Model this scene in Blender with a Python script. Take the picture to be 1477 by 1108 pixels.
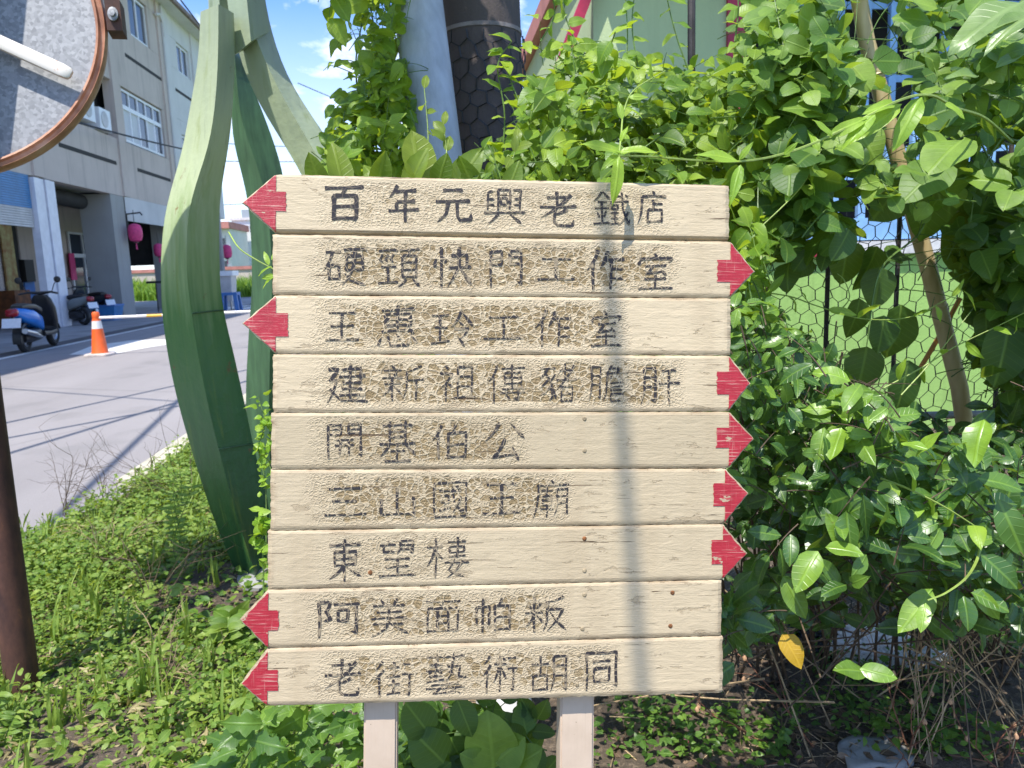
import bpy, bmesh, math, random
import numpy as np
from mathutils import Vector, Matrix
random.seed(7)
rng = np.random.default_rng(11)
R = math.radians
SC = bpy.context.scene
COL = SC.collection
for o in list(bpy.data.objects):
    bpy.data.objects.remove(o)

# ------------------------------------------------------------------ camera
F = 1108.0; CX = 738.5; CY = 554.0; H = 1.4
def nrm(v):
    v = np.array(v, float); return v / np.linalg.norm(v)
Zc = nrm([-262, 7100, -1108]); Yc = np.array([-112, 164, 1108.]); Yc = nrm(Yc - Zc * (Yc @ Zc))
Xc = np.cross(Yc, Zc); Xc = Xc if Xc[0] > 0 else -Xc
M3 = np.array([Xc, Yc, Zc]); CAM = np.array([0, 0, H])
def ray(px, py): return M3 @ np.array([(px - CX) / F, -(py - CY) / F, 1.])
def P(px, py, d): return CAM + ray(px, py) * d
def G(px, py, z=0.0):
    r = ray(px, py); return CAM + r * ((z - H) / r[2])
def onX(px, py, x):
    r = ray(px, py); return CAM + r * (x / r[0])
def onY(px, py, y):
    r = ray(px, py); return CAM + r * (y / r[1])
def proj(p):
    c = M3.T @ (np.array(p) - CAM); return CX + F * c[0] / c[2], CY - F * c[1] / c[2]
cd = bpy.data.cameras.new('camera'); cam = bpy.data.objects.new('camera', cd); COL.objects.link(cam)
cd.sensor_width = 36; cd.lens = 36 * F / 1477; cd.clip_start = 0.05; cd.clip_end = 2000
mw = Matrix.Identity(4)
for i in range(3):
    mw[i][0] = M3[i, 0]; mw[i][1] = M3[i, 1]; mw[i][2] = -M3[i, 2]; mw[i][3] = CAM[i]
cam.matrix_world = mw
cd.dof.use_dof = True; cd.dof.focus_distance = 1.25; cd.dof.aperture_fstop = 11
SC.camera = cam

# ------------------------------------------------------------------ sky, sun, exposure
SUN = nrm([-0.27, -0.36, 0.89])
EL = math.asin(SUN[2]); AZ = math.atan2(SUN[0], SUN[1])
def N(t, typ, ins=None, **props):
    n = t.nodes.new(typ)
    for k, v in props.items(): setattr(n, k, v)
    for k, v in (ins or {}).items():
        s = n.inputs[k]
        if isinstance(v, bpy.types.NodeSocket): t.links.new(v, s)
        else: s.default_value = v
    return n
def ramp(t, fac, stops, interp='LINEAR'):
    n = N(t, 'ShaderNodeValToRGB', {0: fac}); cr = n.color_ramp; cr.interpolation = interp
    while len(cr.elements) < len(stops): cr.elements.new(0.5)
    for e, (p, c) in zip(cr.elements, stops):
        e.position = p; e.color = (c, c, c, 1) if not hasattr(c, '__len__') else (*c[:3], 1)
    return n.outputs[0]
def mixc(t, f, a, b, mode='MIX'):
    n = N(t, 'ShaderNodeMix', data_type='RGBA', blend_type=mode)
    for i, v in ((0, f), (6, a), (7, b)):
        if isinstance(v, bpy.types.NodeSocket): t.links.new(v, n.inputs[i])
        else: n.inputs[i].default_value = v if i == 0 else (*v[:3], 1)
    return n.outputs[2]
def math_(t, op, a, b=0.0, c=0.0, clamp=False):
    n = N(t, 'ShaderNodeMath', {0: a, 1: b, 2: c}, operation=op, use_clamp=clamp); return n.outputs[0]
def noise(t, vec, scale, detail=4, rough=0.55, dist=0.0):
    return N(t, 'ShaderNodeTexNoise', {'Vector': vec, 'Scale': scale, 'Detail': detail, 'Roughness': rough, 'Distortion': dist}).outputs[0]
def mapv(t, vec, scale=(1, 1, 1), loc=(0, 0, 0)):
    return N(t, 'ShaderNodeMapping', {'Vector': vec, 'Scale': scale, 'Location': loc}).outputs[0]

W = bpy.data.worlds.new('World'); SC.world = W; W.use_nodes = True
wt = W.node_tree; wt.nodes.clear()
sky = N(wt, 'ShaderNodeTexSky', sky_type='NISHITA', sun_disc=False, sun_elevation=EL, sun_rotation=AZ,
        altitude=0, air_density=1.0, dust_density=0.6, ozone_density=2.0)
tc = N(wt, 'ShaderNodeTexCoord').outputs['Generated']
cn = noise(wt, mapv(wt, tc, (1, 1, 1.9), (0.33, 0.1, 0.12)), 4.2, 9, 0.6, 0.25)
cm = ramp(wt, cn, [(0.565, 0), (0.70, 1)])
sep = N(wt, 'ShaderNodeSeparateXYZ', {0: tc}).outputs[2]
hz = ramp(wt, sep, [(0.0, 0.8), (0.13, 0.42), (0.30, 0.0)])
cmask = math_(wt, 'MAXIMUM', cm, math_(wt, 'MULTIPLY', hz, ramp(wt, cn, [(0.30, 0.25), (0.55, 1.0)])))
skyc = mixc(wt, 1.0, sky.outputs[0], (0.70, 0.90, 1.2), 'MULTIPLY')
col = mixc(wt, cmask, skyc, (7.0, 7.2, 7.6))
bg = N(wt, 'ShaderNodeBackground', {'Color': col, 'Strength': 0.147})
wo = N(wt, 'ShaderNodeOutputWorld', {'Surface': bg.outputs[0]})
sd = bpy.data.lights.new('sun', 'SUN'); sd.energy = 4.2; sd.angle = R(0.53); sd.color = (1.0, 0.955, 0.88)
so = bpy.data.objects.new('sun', sd); COL.objects.link(so)
so.rotation_euler = Vector(SUN).to_track_quat('Z', 'Y').to_euler()
so.location = (-3, -4, 12)
SC.view_settings.view_transform = 'Standard'; SC.view_settings.look = 'None'
SC.view_settings.exposure = 0.76; SC.view_settings.gamma = 1.0

# ------------------------------------------------------------------ materials
def newmat(name):
    m = bpy.data.materials.new(name); m.use_nodes = True; t = m.node_tree; t.nodes.clear()
    out = N(t, 'ShaderNodeOutputMaterial'); b = N(t, 'ShaderNodeBsdfPrincipled'); t.links.new(b.outputs[0], out.inputs[0])
    return m, t, b, out
def setc(t, b, key, v):
    if isinstance(v, bpy.types.NodeSocket): t.links.new(v, b.inputs[key])
    else: b.inputs[key].default_value = v
def objco(t): return N(t, 'ShaderNodeTexCoord').outputs['Object']
def bump(t, b, h, strength, dist=0.01):
    n = N(t, 'ShaderNodeBump', {'Height': h, 'Strength': strength, 'Distance': dist}); t.links.new(n.outputs[0], b.inputs['Normal']); return n
def simple(name, c, rough=0.6, var=0.18, scale=6.0, metal=0.0, bs=0.15, sc3=(1, 1, 1), c2=None, spec=0.5, bd=0.01):
    m, t, b, _ = newmat(name); co = mapv(t, objco(t), sc3)
    n = noise(t, co, scale, 6, 0.6)
    d = c2 or tuple(x * (1 - var * 2) for x in c); l = tuple(min(1, x * (1 + var)) for x in c) if c2 is None else c
    setc(t, b, 'Base Color', ramp(t, n, [(0.3, d), (0.68, l)])); b.inputs['Roughness'].default_value = rough
    b.inputs['Metallic'].default_value = metal; b.inputs['Specular IOR Level'].default_value = spec
    if bs: bump(t, b, noise(t, co, scale * 6, 3), bs, bd)
    return m

def crackle(t, co):
    """cracked paint: returns (ridge, small wrinkle ridge, cell value)"""
    w = N(t, 'ShaderNodeTexNoise', {'Vector': co, 'Scale': 60.0, 'Detail': 3.0}).outputs[1]
    cw = N(t, 'ShaderNodeVectorMath', {0: co, 1: N(t, 'ShaderNodeVectorMath', {0: w, 1: (0.0045, 0, 0.0045)}, operation='MULTIPLY').outputs[0]}, operation='ADD').outputs[0]
    flat = mapv(t, cw, (1, 0.0, 1.15))
    v1 = N(t, 'ShaderNodeTexVoronoi', {'Vector': flat, 'Scale': 86.0}, feature='DISTANCE_TO_EDGE').outputs[0]
    v1c = N(t, 'ShaderNodeTexVoronoi', {'Vector': flat, 'Scale': 86.0}, feature='F1').outputs['Color']
    v2 = N(t, 'ShaderNodeTexVoronoi', {'Vector': mapv(t, cw, (0.8, 0.0, 1.3), (3, 0, 1)), 'Scale': 190.0}, feature='DISTANCE_TO_EDGE').outputs[0]
    wn = noise(t, mapv(t, co, (1, 0, 1), (5, 0, 2)), 34.0, 3)
    th = math_(t, 'MULTIPLY_ADD', wn, 0.20, -0.035)
    r1 = math_(t, 'SUBTRACT', 1.0, N(t, 'ShaderNodeMapRange', {0: v1, 1: th, 2: math_(t, 'ADD', th, 0.05)}).outputs[0])
    r2 = math_(t, 'SUBTRACT', 1.0, N(t, 'ShaderNodeMapRange', {0: v2, 1: 0.06, 2: 0.2}).outputs[0])
    r3 = math_(t, 'SUBTRACT', 1.0, N(t, 'ShaderNodeMapRange', {0: v1, 1: 0.012, 2: 0.05}).outputs[0])
    return r1, r2, r3, N(t, 'ShaderNodeSeparateColor', {0: v1c}).outputs[0]

CREAM = (0.545, 0.435, 0.278)
def cream_nodes(t, b, use_attr=True):
    co = objco(t)
    r1, r2, r3, cell = crackle(t, co)
    big = noise(t, mapv(t, co, (1, 0, 2)), 9.0, 4)
    if use_attr:
        a = N(t, 'ShaderNodeAttribute', attribute_name='crack').outputs['Fac']
    else:
        a = N(t, 'ShaderNodeValue').outputs[0]; a.default_value = 0.0
    n2 = noise(t, mapv(t, co, (1, 0, 1.4), (7, 0, 3)), 22.0, 4)
    m = math_(t, 'ADD', a, math_(t, 'MULTIPLY_ADD', n2, 0.9, -0.45))
    mt = ramp(t, m, [(0.38, 0), (0.56, 1)])        # paint worn through to the old tan coat
    mw = ramp(t, math_(t, 'ADD', a, math_(t, 'MULTIPLY_ADD', n2, 0.4, -0.2)), [(0.08, 0), (0.3, 1)])   # wrinkled
    mt = math_(t, 'MULTIPLY', mt, ramp(t, math_(t, 'ADD', cell, math_(t, 'MULTIPLY_ADD', a, 0.8, -0.6)), [(0.1, 0.15), (0.35, 1)]))
    grain = noise(t, mapv(t, co, (3.2, 1, 60)), 3.0, 6, 0.65)
    fine = noise(t, mapv(t, co, (8, 1, 70)), 9.0, 5, 0.7)
    cream = mixc(t, big, tuple(x * 0.87 for x in CREAM), tuple(min(1, x * 1.08) for x in CREAM))
    cream = mixc(t, ramp(t, grain, [(0.28, 0.5), (0.42, 0)]), cream, (0.40, 0.31, 0.185))
    oi = N(t, 'ShaderNodeObjectInfo').outputs['Random']
    cream = mixc(t, 1.0, cream, mixc(t, oi, (0.84, 0.84, 0.83), (1.06, 1.06, 1.07)), 'MULTIPLY')
    tan = mixc(t, cell, (0.20, 0.135, 0.06), (0.34, 0.245, 0.12))
    tan = mixc(t, ramp(t, fine, [(0.4, 0.6), (0.6, 0)]), tan, (0.19, 0.13, 0.06))
    hole = math_(t, 'MULTIPLY', mt, math_(t, 'SUBTRACT', 1.0, r1))
    c = mixc(t, hole, cream, tan)
    small = math_(t, 'MULTIPLY', mw, math_(t, 'SUBTRACT', 1.0, r2))
    c = mixc(t, math_(t, 'MULTIPLY', small, 0.4), c, (0.34, 0.255, 0.14))
    # splits along the grain and peeled slivers
    sp = noise(t, mapv(t, co, (4.0, 1, 120), (2, 0, 9)), 1.3, 5, 0.62)
    spm = ramp(t, sp, [(0.650, 0), (0.664, 1)])
    c = mixc(t, spm, c, (0.12, 0.075, 0.04))
    pe = noise(t, mapv(t, co, (9, 1, 34), (1, 0, 4)), 1.5, 5, 0.7)
    pm = ramp(t, pe, [(0.612, 0), (0.622, 1)])
    c = mixc(t, math_(t, 'MULTIPLY', pm, 0.75), c, (0.37, 0.285, 0.175))
    if use_attr:
        ea = N(t, 'ShaderNodeAttribute', attribute_name='edge').outputs['Fac']
        em = math_(t, 'MULTIPLY', ea, ramp(t, noise(t, mapv(t, co, (6, 1, 30), (8, 0, 1)), 2.0, 5, 0.65), [(0.42, 0), (0.6, 1)]))
        c = mixc(t, math_(t, 'MULTIPLY', em, 0.85), c, (0.27, 0.19, 0.11))
    # water stains
    c = mixc(t, ramp(t, noise(t, mapv(t, co, (14, 1, 2.2), (4, 0, 0)), 1.0, 4), [(0.54, 0), (0.72, 0.34)]), c, (0.36, 0.27, 0.16))
    h = math_(t, 'MULTIPLY', grain, 0.32)
    h = math_(t, 'ADD', h, math_(t, 'MULTIPLY', fine, 0.22))
    wav = noise(t, mapv(t, co, (1.3, 1, 3.4), (2, 0, 5)), 26.0, 4, 0.6, 0.7)
    h = math_(t, 'ADD', h, math_(t, 'MULTIPLY', wav, 0.5))
    h = math_(t, 'ADD', h, math_(t, 'MULTIPLY', hole, -0.55))
    h = math_(t, 'ADD', h, math_(t, 'MULTIPLY', small, -0.42))
    h = math_(t, 'ADD', h, math_(t, 'MULTIPLY', math_(t, 'ADD', spm, pm), -0.5))
    bump(t, b, h, 0.75, 0.0034)
    b.inputs['Roughness'].default_value = 0.5
    b.inputs['Specular IOR Level'].default_value = 0.35
    return c, co, r1, r2, hole, mt
m_plank, t_, b_, _ = newmat('cracked_cream_paint'); c_, *_r = cream_nodes(t_, b_); setc(t_, b_, 'Base Color', c_)
# black brush lettering, broken where the paint has cracked
m_ink, t_, b_, _ = newmat('black_lettering'); co_ = objco(t_); r1_, r2_, r3_, cell_ = crackle(t_, co_)
wr = noise(t_, mapv(t_, co_, (1, 0, 1)), 300.0, 3); wr2 = noise(t_, mapv(t_, co_, (1, 0, 1), (3, 0, 8)), 45.0, 3)
fade = N(t_, 'ShaderNodeAttribute', attribute_name='fade').outputs['Fac']
gap = math_(t_, 'MULTIPLY', r3_, fade, clamp=True)
gap = math_(t_, 'MAXIMUM', gap, math_(t_, 'MULTIPLY', ramp(t_, wr2, [(0.555, 0), (0.64, 1)]), math_(t_, 'MULTIPLY', fade, 0.75)), clamp=True)
setc(t_, b_, 'Base Color', mixc(t_, gap, mixc(t_, wr, (0.014, 0.012, 0.015), (0.058, 0.05, 0.05)), (0.50, 0.39, 0.24)))
b_.inputs['Roughness'].default_value = 0.55; b_.inputs['Specular IOR Level'].default_value = 0.2
bump(t_, b_, math_(t_, 'ADD', wr2, gap), 0.5, 0.002)
# red arrows
m_red, t_, b_, _ = newmat('red_arrow_paint'); co_ = objco(t_)
st = noise(t_, mapv(t_, co_, (10, 1, 240)), 1.6, 5, 0.7); st2 = noise(t_, mapv(t_, co_, (170, 1, 9), (3, 0, 3)), 1.5, 5, 0.7)
lg = noise(t_, mapv(t_, co_, (1, 0, 1)), 40.0, 4)
sc_ = math_(t_, 'MAXIMUM', ramp(t_, st, [(0.55, 0), (0.64, 0.95)]), ramp(t_, st2, [(0.58, 0), (0.68, 0.6)]))
rc = mixc(t_, lg, (0.27, 0.010, 0.018), (0.46, 0.022, 0.038))
rc = mixc(t_, math_(t_, 'MULTIPLY', sc_, ramp(t_, lg, [(0.3, 0.45), (0.6, 1)])), rc, (0.58, 0.33, 0.26))
chip = ramp(t_, noise(t_, mapv(t_, co_, (0.8, 1, 1.5), (1.7, 0, 4.2)), 30.0, 5, 0.62), [(0.615, 0), (0.632, 1)])
setc(t_, b_, 'Base Color', mixc(t_, chip, rc, (0.43, 0.33, 0.21)))
b_.inputs['Roughness'].default_value = 0.42
bump(t_, b_, math_(t_, 'ADD', st, math_(t_, 'MULTIPLY', lg, 0.7)), 0.5, 0.0025)
m_post, t_, b_, _ = newmat('pinkish_cream_post'); co_ = objco(t_)
c_ = ramp(t_, noise(t_, co_, 14, 4), [(0.3, (0.47, 0.36, 0.26)), (0.7, (0.56, 0.44, 0.33))])
c_ = mixc(t_, ramp(t_, noise(t_, co_, 120, 2), [(0.715, 0), (0.74, 1)]), c_, (0.1, 0.06, 0.04))
c_ = mixc(t_, ramp(t_, noise(t_, mapv(t_, co_, (60, 60, 4)), 2, 4), [(0.6, 0), (0.8, 0.35)]), c_, (0.36, 0.26, 0.18))
setc(t_, b_, 'Base Color', c_); b_.inputs['Roughness'].default_value = 0.55; bump(t_, b_, noise(t_, mapv(t_, co_, (50, 50, 4)), 3, 4), 0.25, 0.002)

def leaf_mat(name, dark, mid, light, transl=0.35, rough=0.42, vein=9.0, spec=0.5):
    m, t, b, out = newmat(name)
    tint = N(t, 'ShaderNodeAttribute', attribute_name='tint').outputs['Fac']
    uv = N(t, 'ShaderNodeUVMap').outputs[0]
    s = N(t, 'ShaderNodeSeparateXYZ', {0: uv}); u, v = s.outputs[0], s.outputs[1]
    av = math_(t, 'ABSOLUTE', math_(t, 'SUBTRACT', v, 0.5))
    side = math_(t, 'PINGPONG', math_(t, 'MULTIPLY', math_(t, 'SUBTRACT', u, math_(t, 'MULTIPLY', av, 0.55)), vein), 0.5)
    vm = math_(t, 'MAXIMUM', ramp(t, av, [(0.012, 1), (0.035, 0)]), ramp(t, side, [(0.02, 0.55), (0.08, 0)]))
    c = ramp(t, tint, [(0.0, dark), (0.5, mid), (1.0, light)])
    co = objco(t); n = noise(t, co, 35.0, 3)
    c = mixc(t, ramp(t, n, [(0.35, 0.35), (0.6, 0)]), c, tuple(x * 0.6 for x in mid))
    c = mixc(t, math_(t, 'MULTIPLY', vm, 0.22), c, tuple(min(1, x * 1.5 + 0.03) for x in light))
    # brown spots
    c = mixc(t, ramp(t, noise(t, co, 90.0, 2), [(0.73, 0), (0.77, 0.7)]), c, (0.13, 0.08, 0.02))
    setc(t, b, 'Base Color', c); b.inputs['Roughness'].default_value = rough; b.inputs['Specular IOR Level'].default_value = spec
    bump(t, b, math_(t, 'ADD', math_(t, 'MULTIPLY', vm, -0.6), math_(t, 'MULTIPLY', n, 0.5)), 0.45, 0.003)
    tr = N(t, 'ShaderNodeBsdfTranslucent', {'Color': mixc(t, 0.5, c, (min(1, light[0] * 2.1 + .05), min(1, light[1] * 1.9 + .06), light[2]))})
    mx = N(t, 'ShaderNodeMixShader', {0: transl, 1: b.outputs[0], 2: tr.outputs[0]})
    t.links.new(mx.outputs[0], out.inputs[0])
    return m
m_leaf_vine = leaf_mat('vine_leaf', (0.026, 0.070, 0.010), (0.125, 0.25, 0.020), (0.36, 0.48, 0.04), 0.42, 0.45)
m_leaf_mid = leaf_mat('mid_green_leaf', (0.020, 0.060, 0.014), (0.075, 0.17, 0.026), (0.20, 0.34, 0.04), 0.36, 0.4)
m_leaf_gloss = leaf_mat('glossy_leaf', (0.014, 0.047, 0.014), (0.055, 0.135, 0.026), (0.25, 0.41, 0.04), 0.25, 0.35, 7.0, 0.6)
m_leaf_broad = leaf_mat('broad_leaf', (0.020, 0.062, 0.013), (0.085, 0.19, 0.024), (0.27, 0.40, 0.05), 0.36, 0.5, 9.0)
m_leaf_fresh = leaf_mat('fresh_leaf', (0.11, 0.25, 0.02), (0.21, 0.40, 0.03), (0.36, 0.52, 0.06), 0.45, 0.4)
m_leaf_weed = leaf_mat('weed_leaf', (0.040, 0.10, 0.012), (0.125, 0.235, 0.026), (0.31, 0.40, 0.075), 0.35, 0.5)
m_leaf_top = leaf_mat('sowthistle_leaf', (0.08, 0.15, 0.016), (0.14, 0.235, 0.02), (0.26, 0.33, 0.03), 0.45, 0.42)
m_leaf_dead = leaf_mat('yellow_dead_leaf', (0.40, 0.22, 0.02), (0.55, 0.33, 0.02), (0.62, 0.42, 0.04), 0.3, 0.5)
m_stem = simple('green_stem', (0.11, 0.19, 0.035), 0.5, 0.25, 30)
m_stem_y = simple('yellow_green_stem', (0.27, 0.36, 0.07), 0.45, 0.15, 30)
m_twig = simple('brown_twig', (0.13, 0.085, 0.05), 0.8, 0.35, 40, c2=(0.05, 0.033, 0.022))
m_straw = simple('dry_straw', (0.42, 0.30, 0.17), 0.8, 0.3, 20)
m_redtwig = simple('red_brown_twig', (0.24, 0.10, 0.055), 0.75, 0.3, 40)
m_pod = simple('dry_seed_pod', (0.50, 0.29, 0.16), 0.8, 0.25, 80)

def blade_mat():
    m, t, b, _ = newmat('streaked_green_paint'); co = objco(t)
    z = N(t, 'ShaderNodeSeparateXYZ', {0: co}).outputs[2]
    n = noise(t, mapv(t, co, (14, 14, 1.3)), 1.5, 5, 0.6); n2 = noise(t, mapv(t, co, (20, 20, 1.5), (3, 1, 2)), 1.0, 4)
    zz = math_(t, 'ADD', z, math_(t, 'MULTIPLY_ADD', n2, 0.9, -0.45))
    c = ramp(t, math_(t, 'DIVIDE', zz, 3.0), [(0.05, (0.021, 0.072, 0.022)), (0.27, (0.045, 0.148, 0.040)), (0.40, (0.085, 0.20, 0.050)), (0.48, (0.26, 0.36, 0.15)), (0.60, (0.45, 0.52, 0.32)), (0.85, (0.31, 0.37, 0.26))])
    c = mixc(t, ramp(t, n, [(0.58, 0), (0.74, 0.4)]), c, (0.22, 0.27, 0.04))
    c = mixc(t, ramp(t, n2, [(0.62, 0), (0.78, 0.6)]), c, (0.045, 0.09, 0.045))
    rust = noise(t, co, 9, 6, 0.7)
    c = mixc(t, ramp(t, rust, [(0.655, 0), (0.70, 0.8)]), c, (0.20, 0.085, 0.03))
    setc(t, b, 'Base Color', c); b.inputs['Roughness'].default_value = 0.38
    bump(t, b, math_(t, 'ADD', noise(t, co, 14, 4), math_(t, 'MULTIPLY', rust, 0.6)), 0.3, 0.012)
    return m
m_blade = blade_mat()
m_blade_shade_seam = simple('shaded_blade_and_seam_green', (0.060, 0.13, 0.055), 0.4, 0.2, 5, sc3=(8, 8, 0.7), bs=0.1)  # rear blade's shade put into the colour; the weld seams share it
m_galv, t_, b_, _ = newmat('galvanised_steel'); co_ = objco(t_)
sp_ = N(t_, 'ShaderNodeTexVoronoi', {'Vector': co_, 'Scale': 95.0}, feature='F1').outputs['Color']
spv = N(t_, 'ShaderNodeSeparateColor', {0: sp_}).outputs[0]
c_ = ramp(t_, math_(t_, 'ADD', math_(t_, 'MULTIPLY', spv, 0.6), math_(t_, 'MULTIPLY', noise(t_, co_, 30, 5), 0.4)), [(0.2, (0.17, 0.175, 0.185)), (0.85, (0.31, 0.315, 0.325))])
setc(t_, b_, 'Base Color', c_); b_.inputs['Metallic'].default_value = 0.15; b_.inputs['Roughness'].default_value = 0.55
m_rim, t_, b_, _ = newmat('rusty_orange_rim'); co_ = objco(t_)
c_ = ramp(t_, noise(t_, co_, 9, 6, 0.65), [(0.3, (0.19, 0.075, 0.04)), (0.55, (0.42, 0.20, 0.12)), (0.75, (0.52, 0.33, 0.24))])
setc(t_, b_, 'Base Color', c_); b_.inputs['Roughness'].default_value = 0.55; bump(t_, b_, noise(t_, co_, 60, 4), 0.3, 0.003)
m_bar, t_, b_, _ = newmat('white_bar_with_rust'); co_ = objco(t_)
c_ = ramp(t_, noise(t_, co_, 7, 6, 0.7), [(0.60, (0.72, 0.66, 0.58)), (0.66, (0.55, 0.24, 0.09)), (0.8, (0.3, 0.09, 0.03))])
setc(t_, b_, 'Base Color', c_); b_.inputs['Roughness'].default_value = 0.5
m_rust, t_, b_, _ = newmat('dark_rust'); co_ = objco(t_)
c_ = ramp(t_, noise(t_, mapv(t_, co_, (1, 1, 0.4)), 14, 6, 0.7), [(0.35, (0.045, 0.018, 0.013)), (0.6, (0.10, 0.04, 0.024)), (0.75, (0.24, 0.095, 0.03))])
setc(t_, b_, 'Base Color', c_); b_.inputs['Roughness'].default_value = 0.7; bump(t_, b_, noise(t_, co_, 70, 4), 0.35, 0.003)

def asphalt():
    m, t, b, _ = newmat('worn_asphalt'); co = objco(t)
    n = noise(t, mapv(t, co, (1, 0.25, 1)), 0.8, 6, 0.6); f = noise(t, co, 160, 3); g = noise(t, co, 40, 3)
    c = ramp(t, n, [(0.3, (0.25, 0.23, 0.225)), (0.7, (0.325, 0.30, 0.295))])
    c = mixc(t, ramp(t, f, [(0.35, 0.55), (0.55, 0)]), c, (0.17, 0.16, 0.16))
    c = mixc(t, ramp(t, g, [(0.55, 0), (0.75, 0.3)]), c, (0.34, 0.32, 0.32))
    cr = N(t, 'ShaderNodeTexVoronoi', {'Vector': mapv(t, co, (1, 0.7, 1)), 'Scale': 0.23}, feature='DISTANCE_TO_EDGE').outputs[0]
    c = mixc(t, ramp(t, cr, [(0.002, 0.18), (0.008, 0)]), c, (0.07, 0.07, 0.07))
    st = noise(t, mapv(t, co, (1.2, 1, 1), (4, 2, 0)), 0.9, 5)
    c = mixc(t, ramp(t, st, [(0.56, 0), (0.66, 0.45)]), c, (0.19, 0.18, 0.175))
    setc(t, b, 'Base Color', c); b.inputs['Roughness'].default_value = 0.8; bump(t, b, f, 0.4, 0.01); return m
m_road = asphalt()
m_pave = simple('arcade_concrete', (0.30, 0.29, 0.29), 0.7, 0.2, 1.2)
m_gutter = simple('dark_gutter', (0.085, 0.08, 0.085), 0.8, 0.25, 3)
m_white = simple('worn_white_paint', (0.72, 0.70, 0.66), 0.6, 0.12, 3)
m_kerb = simple('faded_yellow_kerb', (0.50, 0.46, 0.35), 0.75, 0.15, 4)
def soil():
    m, t, b, _ = newmat('leaf_litter_soil'); co = objco(t)
    n = noise(t, co, 3, 6, 0.65); f = noise(t, mapv(t, co, (1, 1, 1)), 45, 5, 0.7); g = noise(t, mapv(t, co, (90, 18, 1)), 1, 4)
    c = ramp(t, n, [(0.3, (0.06, 0.044, 0.031)), (0.7, (0.15, 0.112, 0.078))])
    c = mixc(t, ramp(t, f, [(0.52, 0), (0.66, 0.8)]), c, (0.27, 0.20, 0.135))
    c = mixc(t, ramp(t, g, [(0.62, 0), (0.7, 0.6)]), c, (0.25, 0.19, 0.12))
    setc(t, b, 'Base Color', c); b.inputs['Roughness'].default_value = 0.95; bump(t, b, math_(t, 'ADD', f, n), 0.9, 0.03); return m
m_soil = soil()
m_field = simple('field_grass_ground', (0.10, 0.20, 0.03), 0.9, 0.35, 0.5)
def concrete(name, c, streak=0.35, sc=1.0):
    m, t, b, _ = newmat(name); co = objco(t)
    n = noise(t, co, 0.8 * sc, 6, 0.6); s = noise(t, mapv(t, co, (2.2, 2.2, 0.18)), 1.6 * sc, 5, 0.65)
    k = ramp(t, n, [(0.3, tuple(x * 0.86 for x in c)), (0.7, c)])
    k = mixc(t, ramp(t, s, [(0.52, 0), (0.74, streak)]), k, tuple(x * 0.45 for x in c))
    setc(t, b, 'Base Color', k); b.inputs['Roughness'].default_value = 0.85; bump(t, b, noise(t, co, 25 * sc, 4), 0.15, 0.02); return m
m_wall = concrete('pinkish_cream_render', (0.60, 0.50, 0.44), 0.55)
m_wall2 = concrete('pale_grey_render', (0.68, 0.66, 0.64), 0.2)
m_col = concrete('grey_column_concrete', (0.36, 0.35, 0.33), 0.3)
m_dark = simple('dark_interior', (0.022, 0.02, 0.02), 0.8, 0.3, 2)
m_slit = simple('black_slot', (0.03, 0.026, 0.024), 0.8, 0.1, 2)
m_upvc = simple('white_window_frame', (0.80, 0.80, 0.82), 0.45, 0.04, 3, bs=0)
m_curtain = simple('pale_curtain', (0.62, 0.62, 0.64), 0.7, 0.1, 4, sc3=(1, 12, 0.4))
m_glass, t_, b_, _ = newmat('dark_window_glass'); b_.inputs['Base Color'].default_value = (0.05, 0.06, 0.08, 1); b_.inputs['Roughness'].default_value = 0.08
m_bluesh = simple('blue_shutter', (0.045, 0.20, 0.44), 0.45, 0.1, 3)
m_greysh = simple('grey_shutter', (0.52, 0.50, 0.50), 0.5, 0.1, 3)
m_lilac = simple('white_folded_post', (0.72, 0.71, 0.76), 0.45, 0.06, 4)
m_tile = simple('eave_tile', (0.26, 0.19, 0.16), 0.8, 0.2, 4)
m_pinkl = simple('pink_lantern', (0.72, 0.055, 0.20), 0.6, 0.12, 9)
m_black = simple('black_plastic', (0.016, 0.016, 0.018), 0.42, 0.2, 20, bs=0.05)
m_rubber = simple('tyre_rubber', (0.018, 0.018, 0.019), 0.85, 0.2, 20)
m_chrome = simple('brushed_metal', (0.45, 0.45, 0.46), 0.3, 0.1, 20, metal=0.9, bs=0)
m_bluep = simple('blue_body_paint', (0.012, 0.16, 0.55), 0.22, 0.05, 6, bs=0)
m_greyp = simple('grey_body_paint', (0.20, 0.215, 0.21), 0.3, 0.05, 6, bs=0)
m_darkp = simple('dark_body_paint', (0.02, 0.03, 0.04), 0.3, 0.05, 6, bs=0)
m_plate = simple('white_number_plate', (0.75, 0.76, 0.80), 0.4, 0.05, 30, bs=0)
m_tail = simple('red_tail_light', (0.32, 0.01, 0.02), 0.2, 0.1, 20, bs=0)
m_orange = simple('orange_cone_plastic', (0.85, 0.13, 0.02), 0.5, 0.08, 8)
m_conew = simple('reflective_white_band', (0.74, 0.72, 0.70), 0.4, 0.08, 20)
m_coneb = simple('pale_cone_base', (0.58, 0.50, 0.45), 0.7, 0.15, 10)
m_yel = simple('yellow_stripe', (0.85, 0.45, 0.03), 0.5, 0.08, 10)
m_lime = concrete('lime_green_render', (0.33, 0.52, 0.14), 0.4, 2.5)
m_palegreen = concrete('pale_green_panel', (0.50, 0.60, 0.33), 0.15, 2)
m_redtrim = simple('dark_red_trim', (0.42, 0.02, 0.06), 0.45, 0.2, 6)
m_bluebar = simple('sky_blue_grille', (0.24, 0.44, 0.74), 0.45, 0.1, 6)
m_sill = simple('grey_white_sill', (0.62, 0.60, 0.60), 0.7, 0.15, 6)
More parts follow.
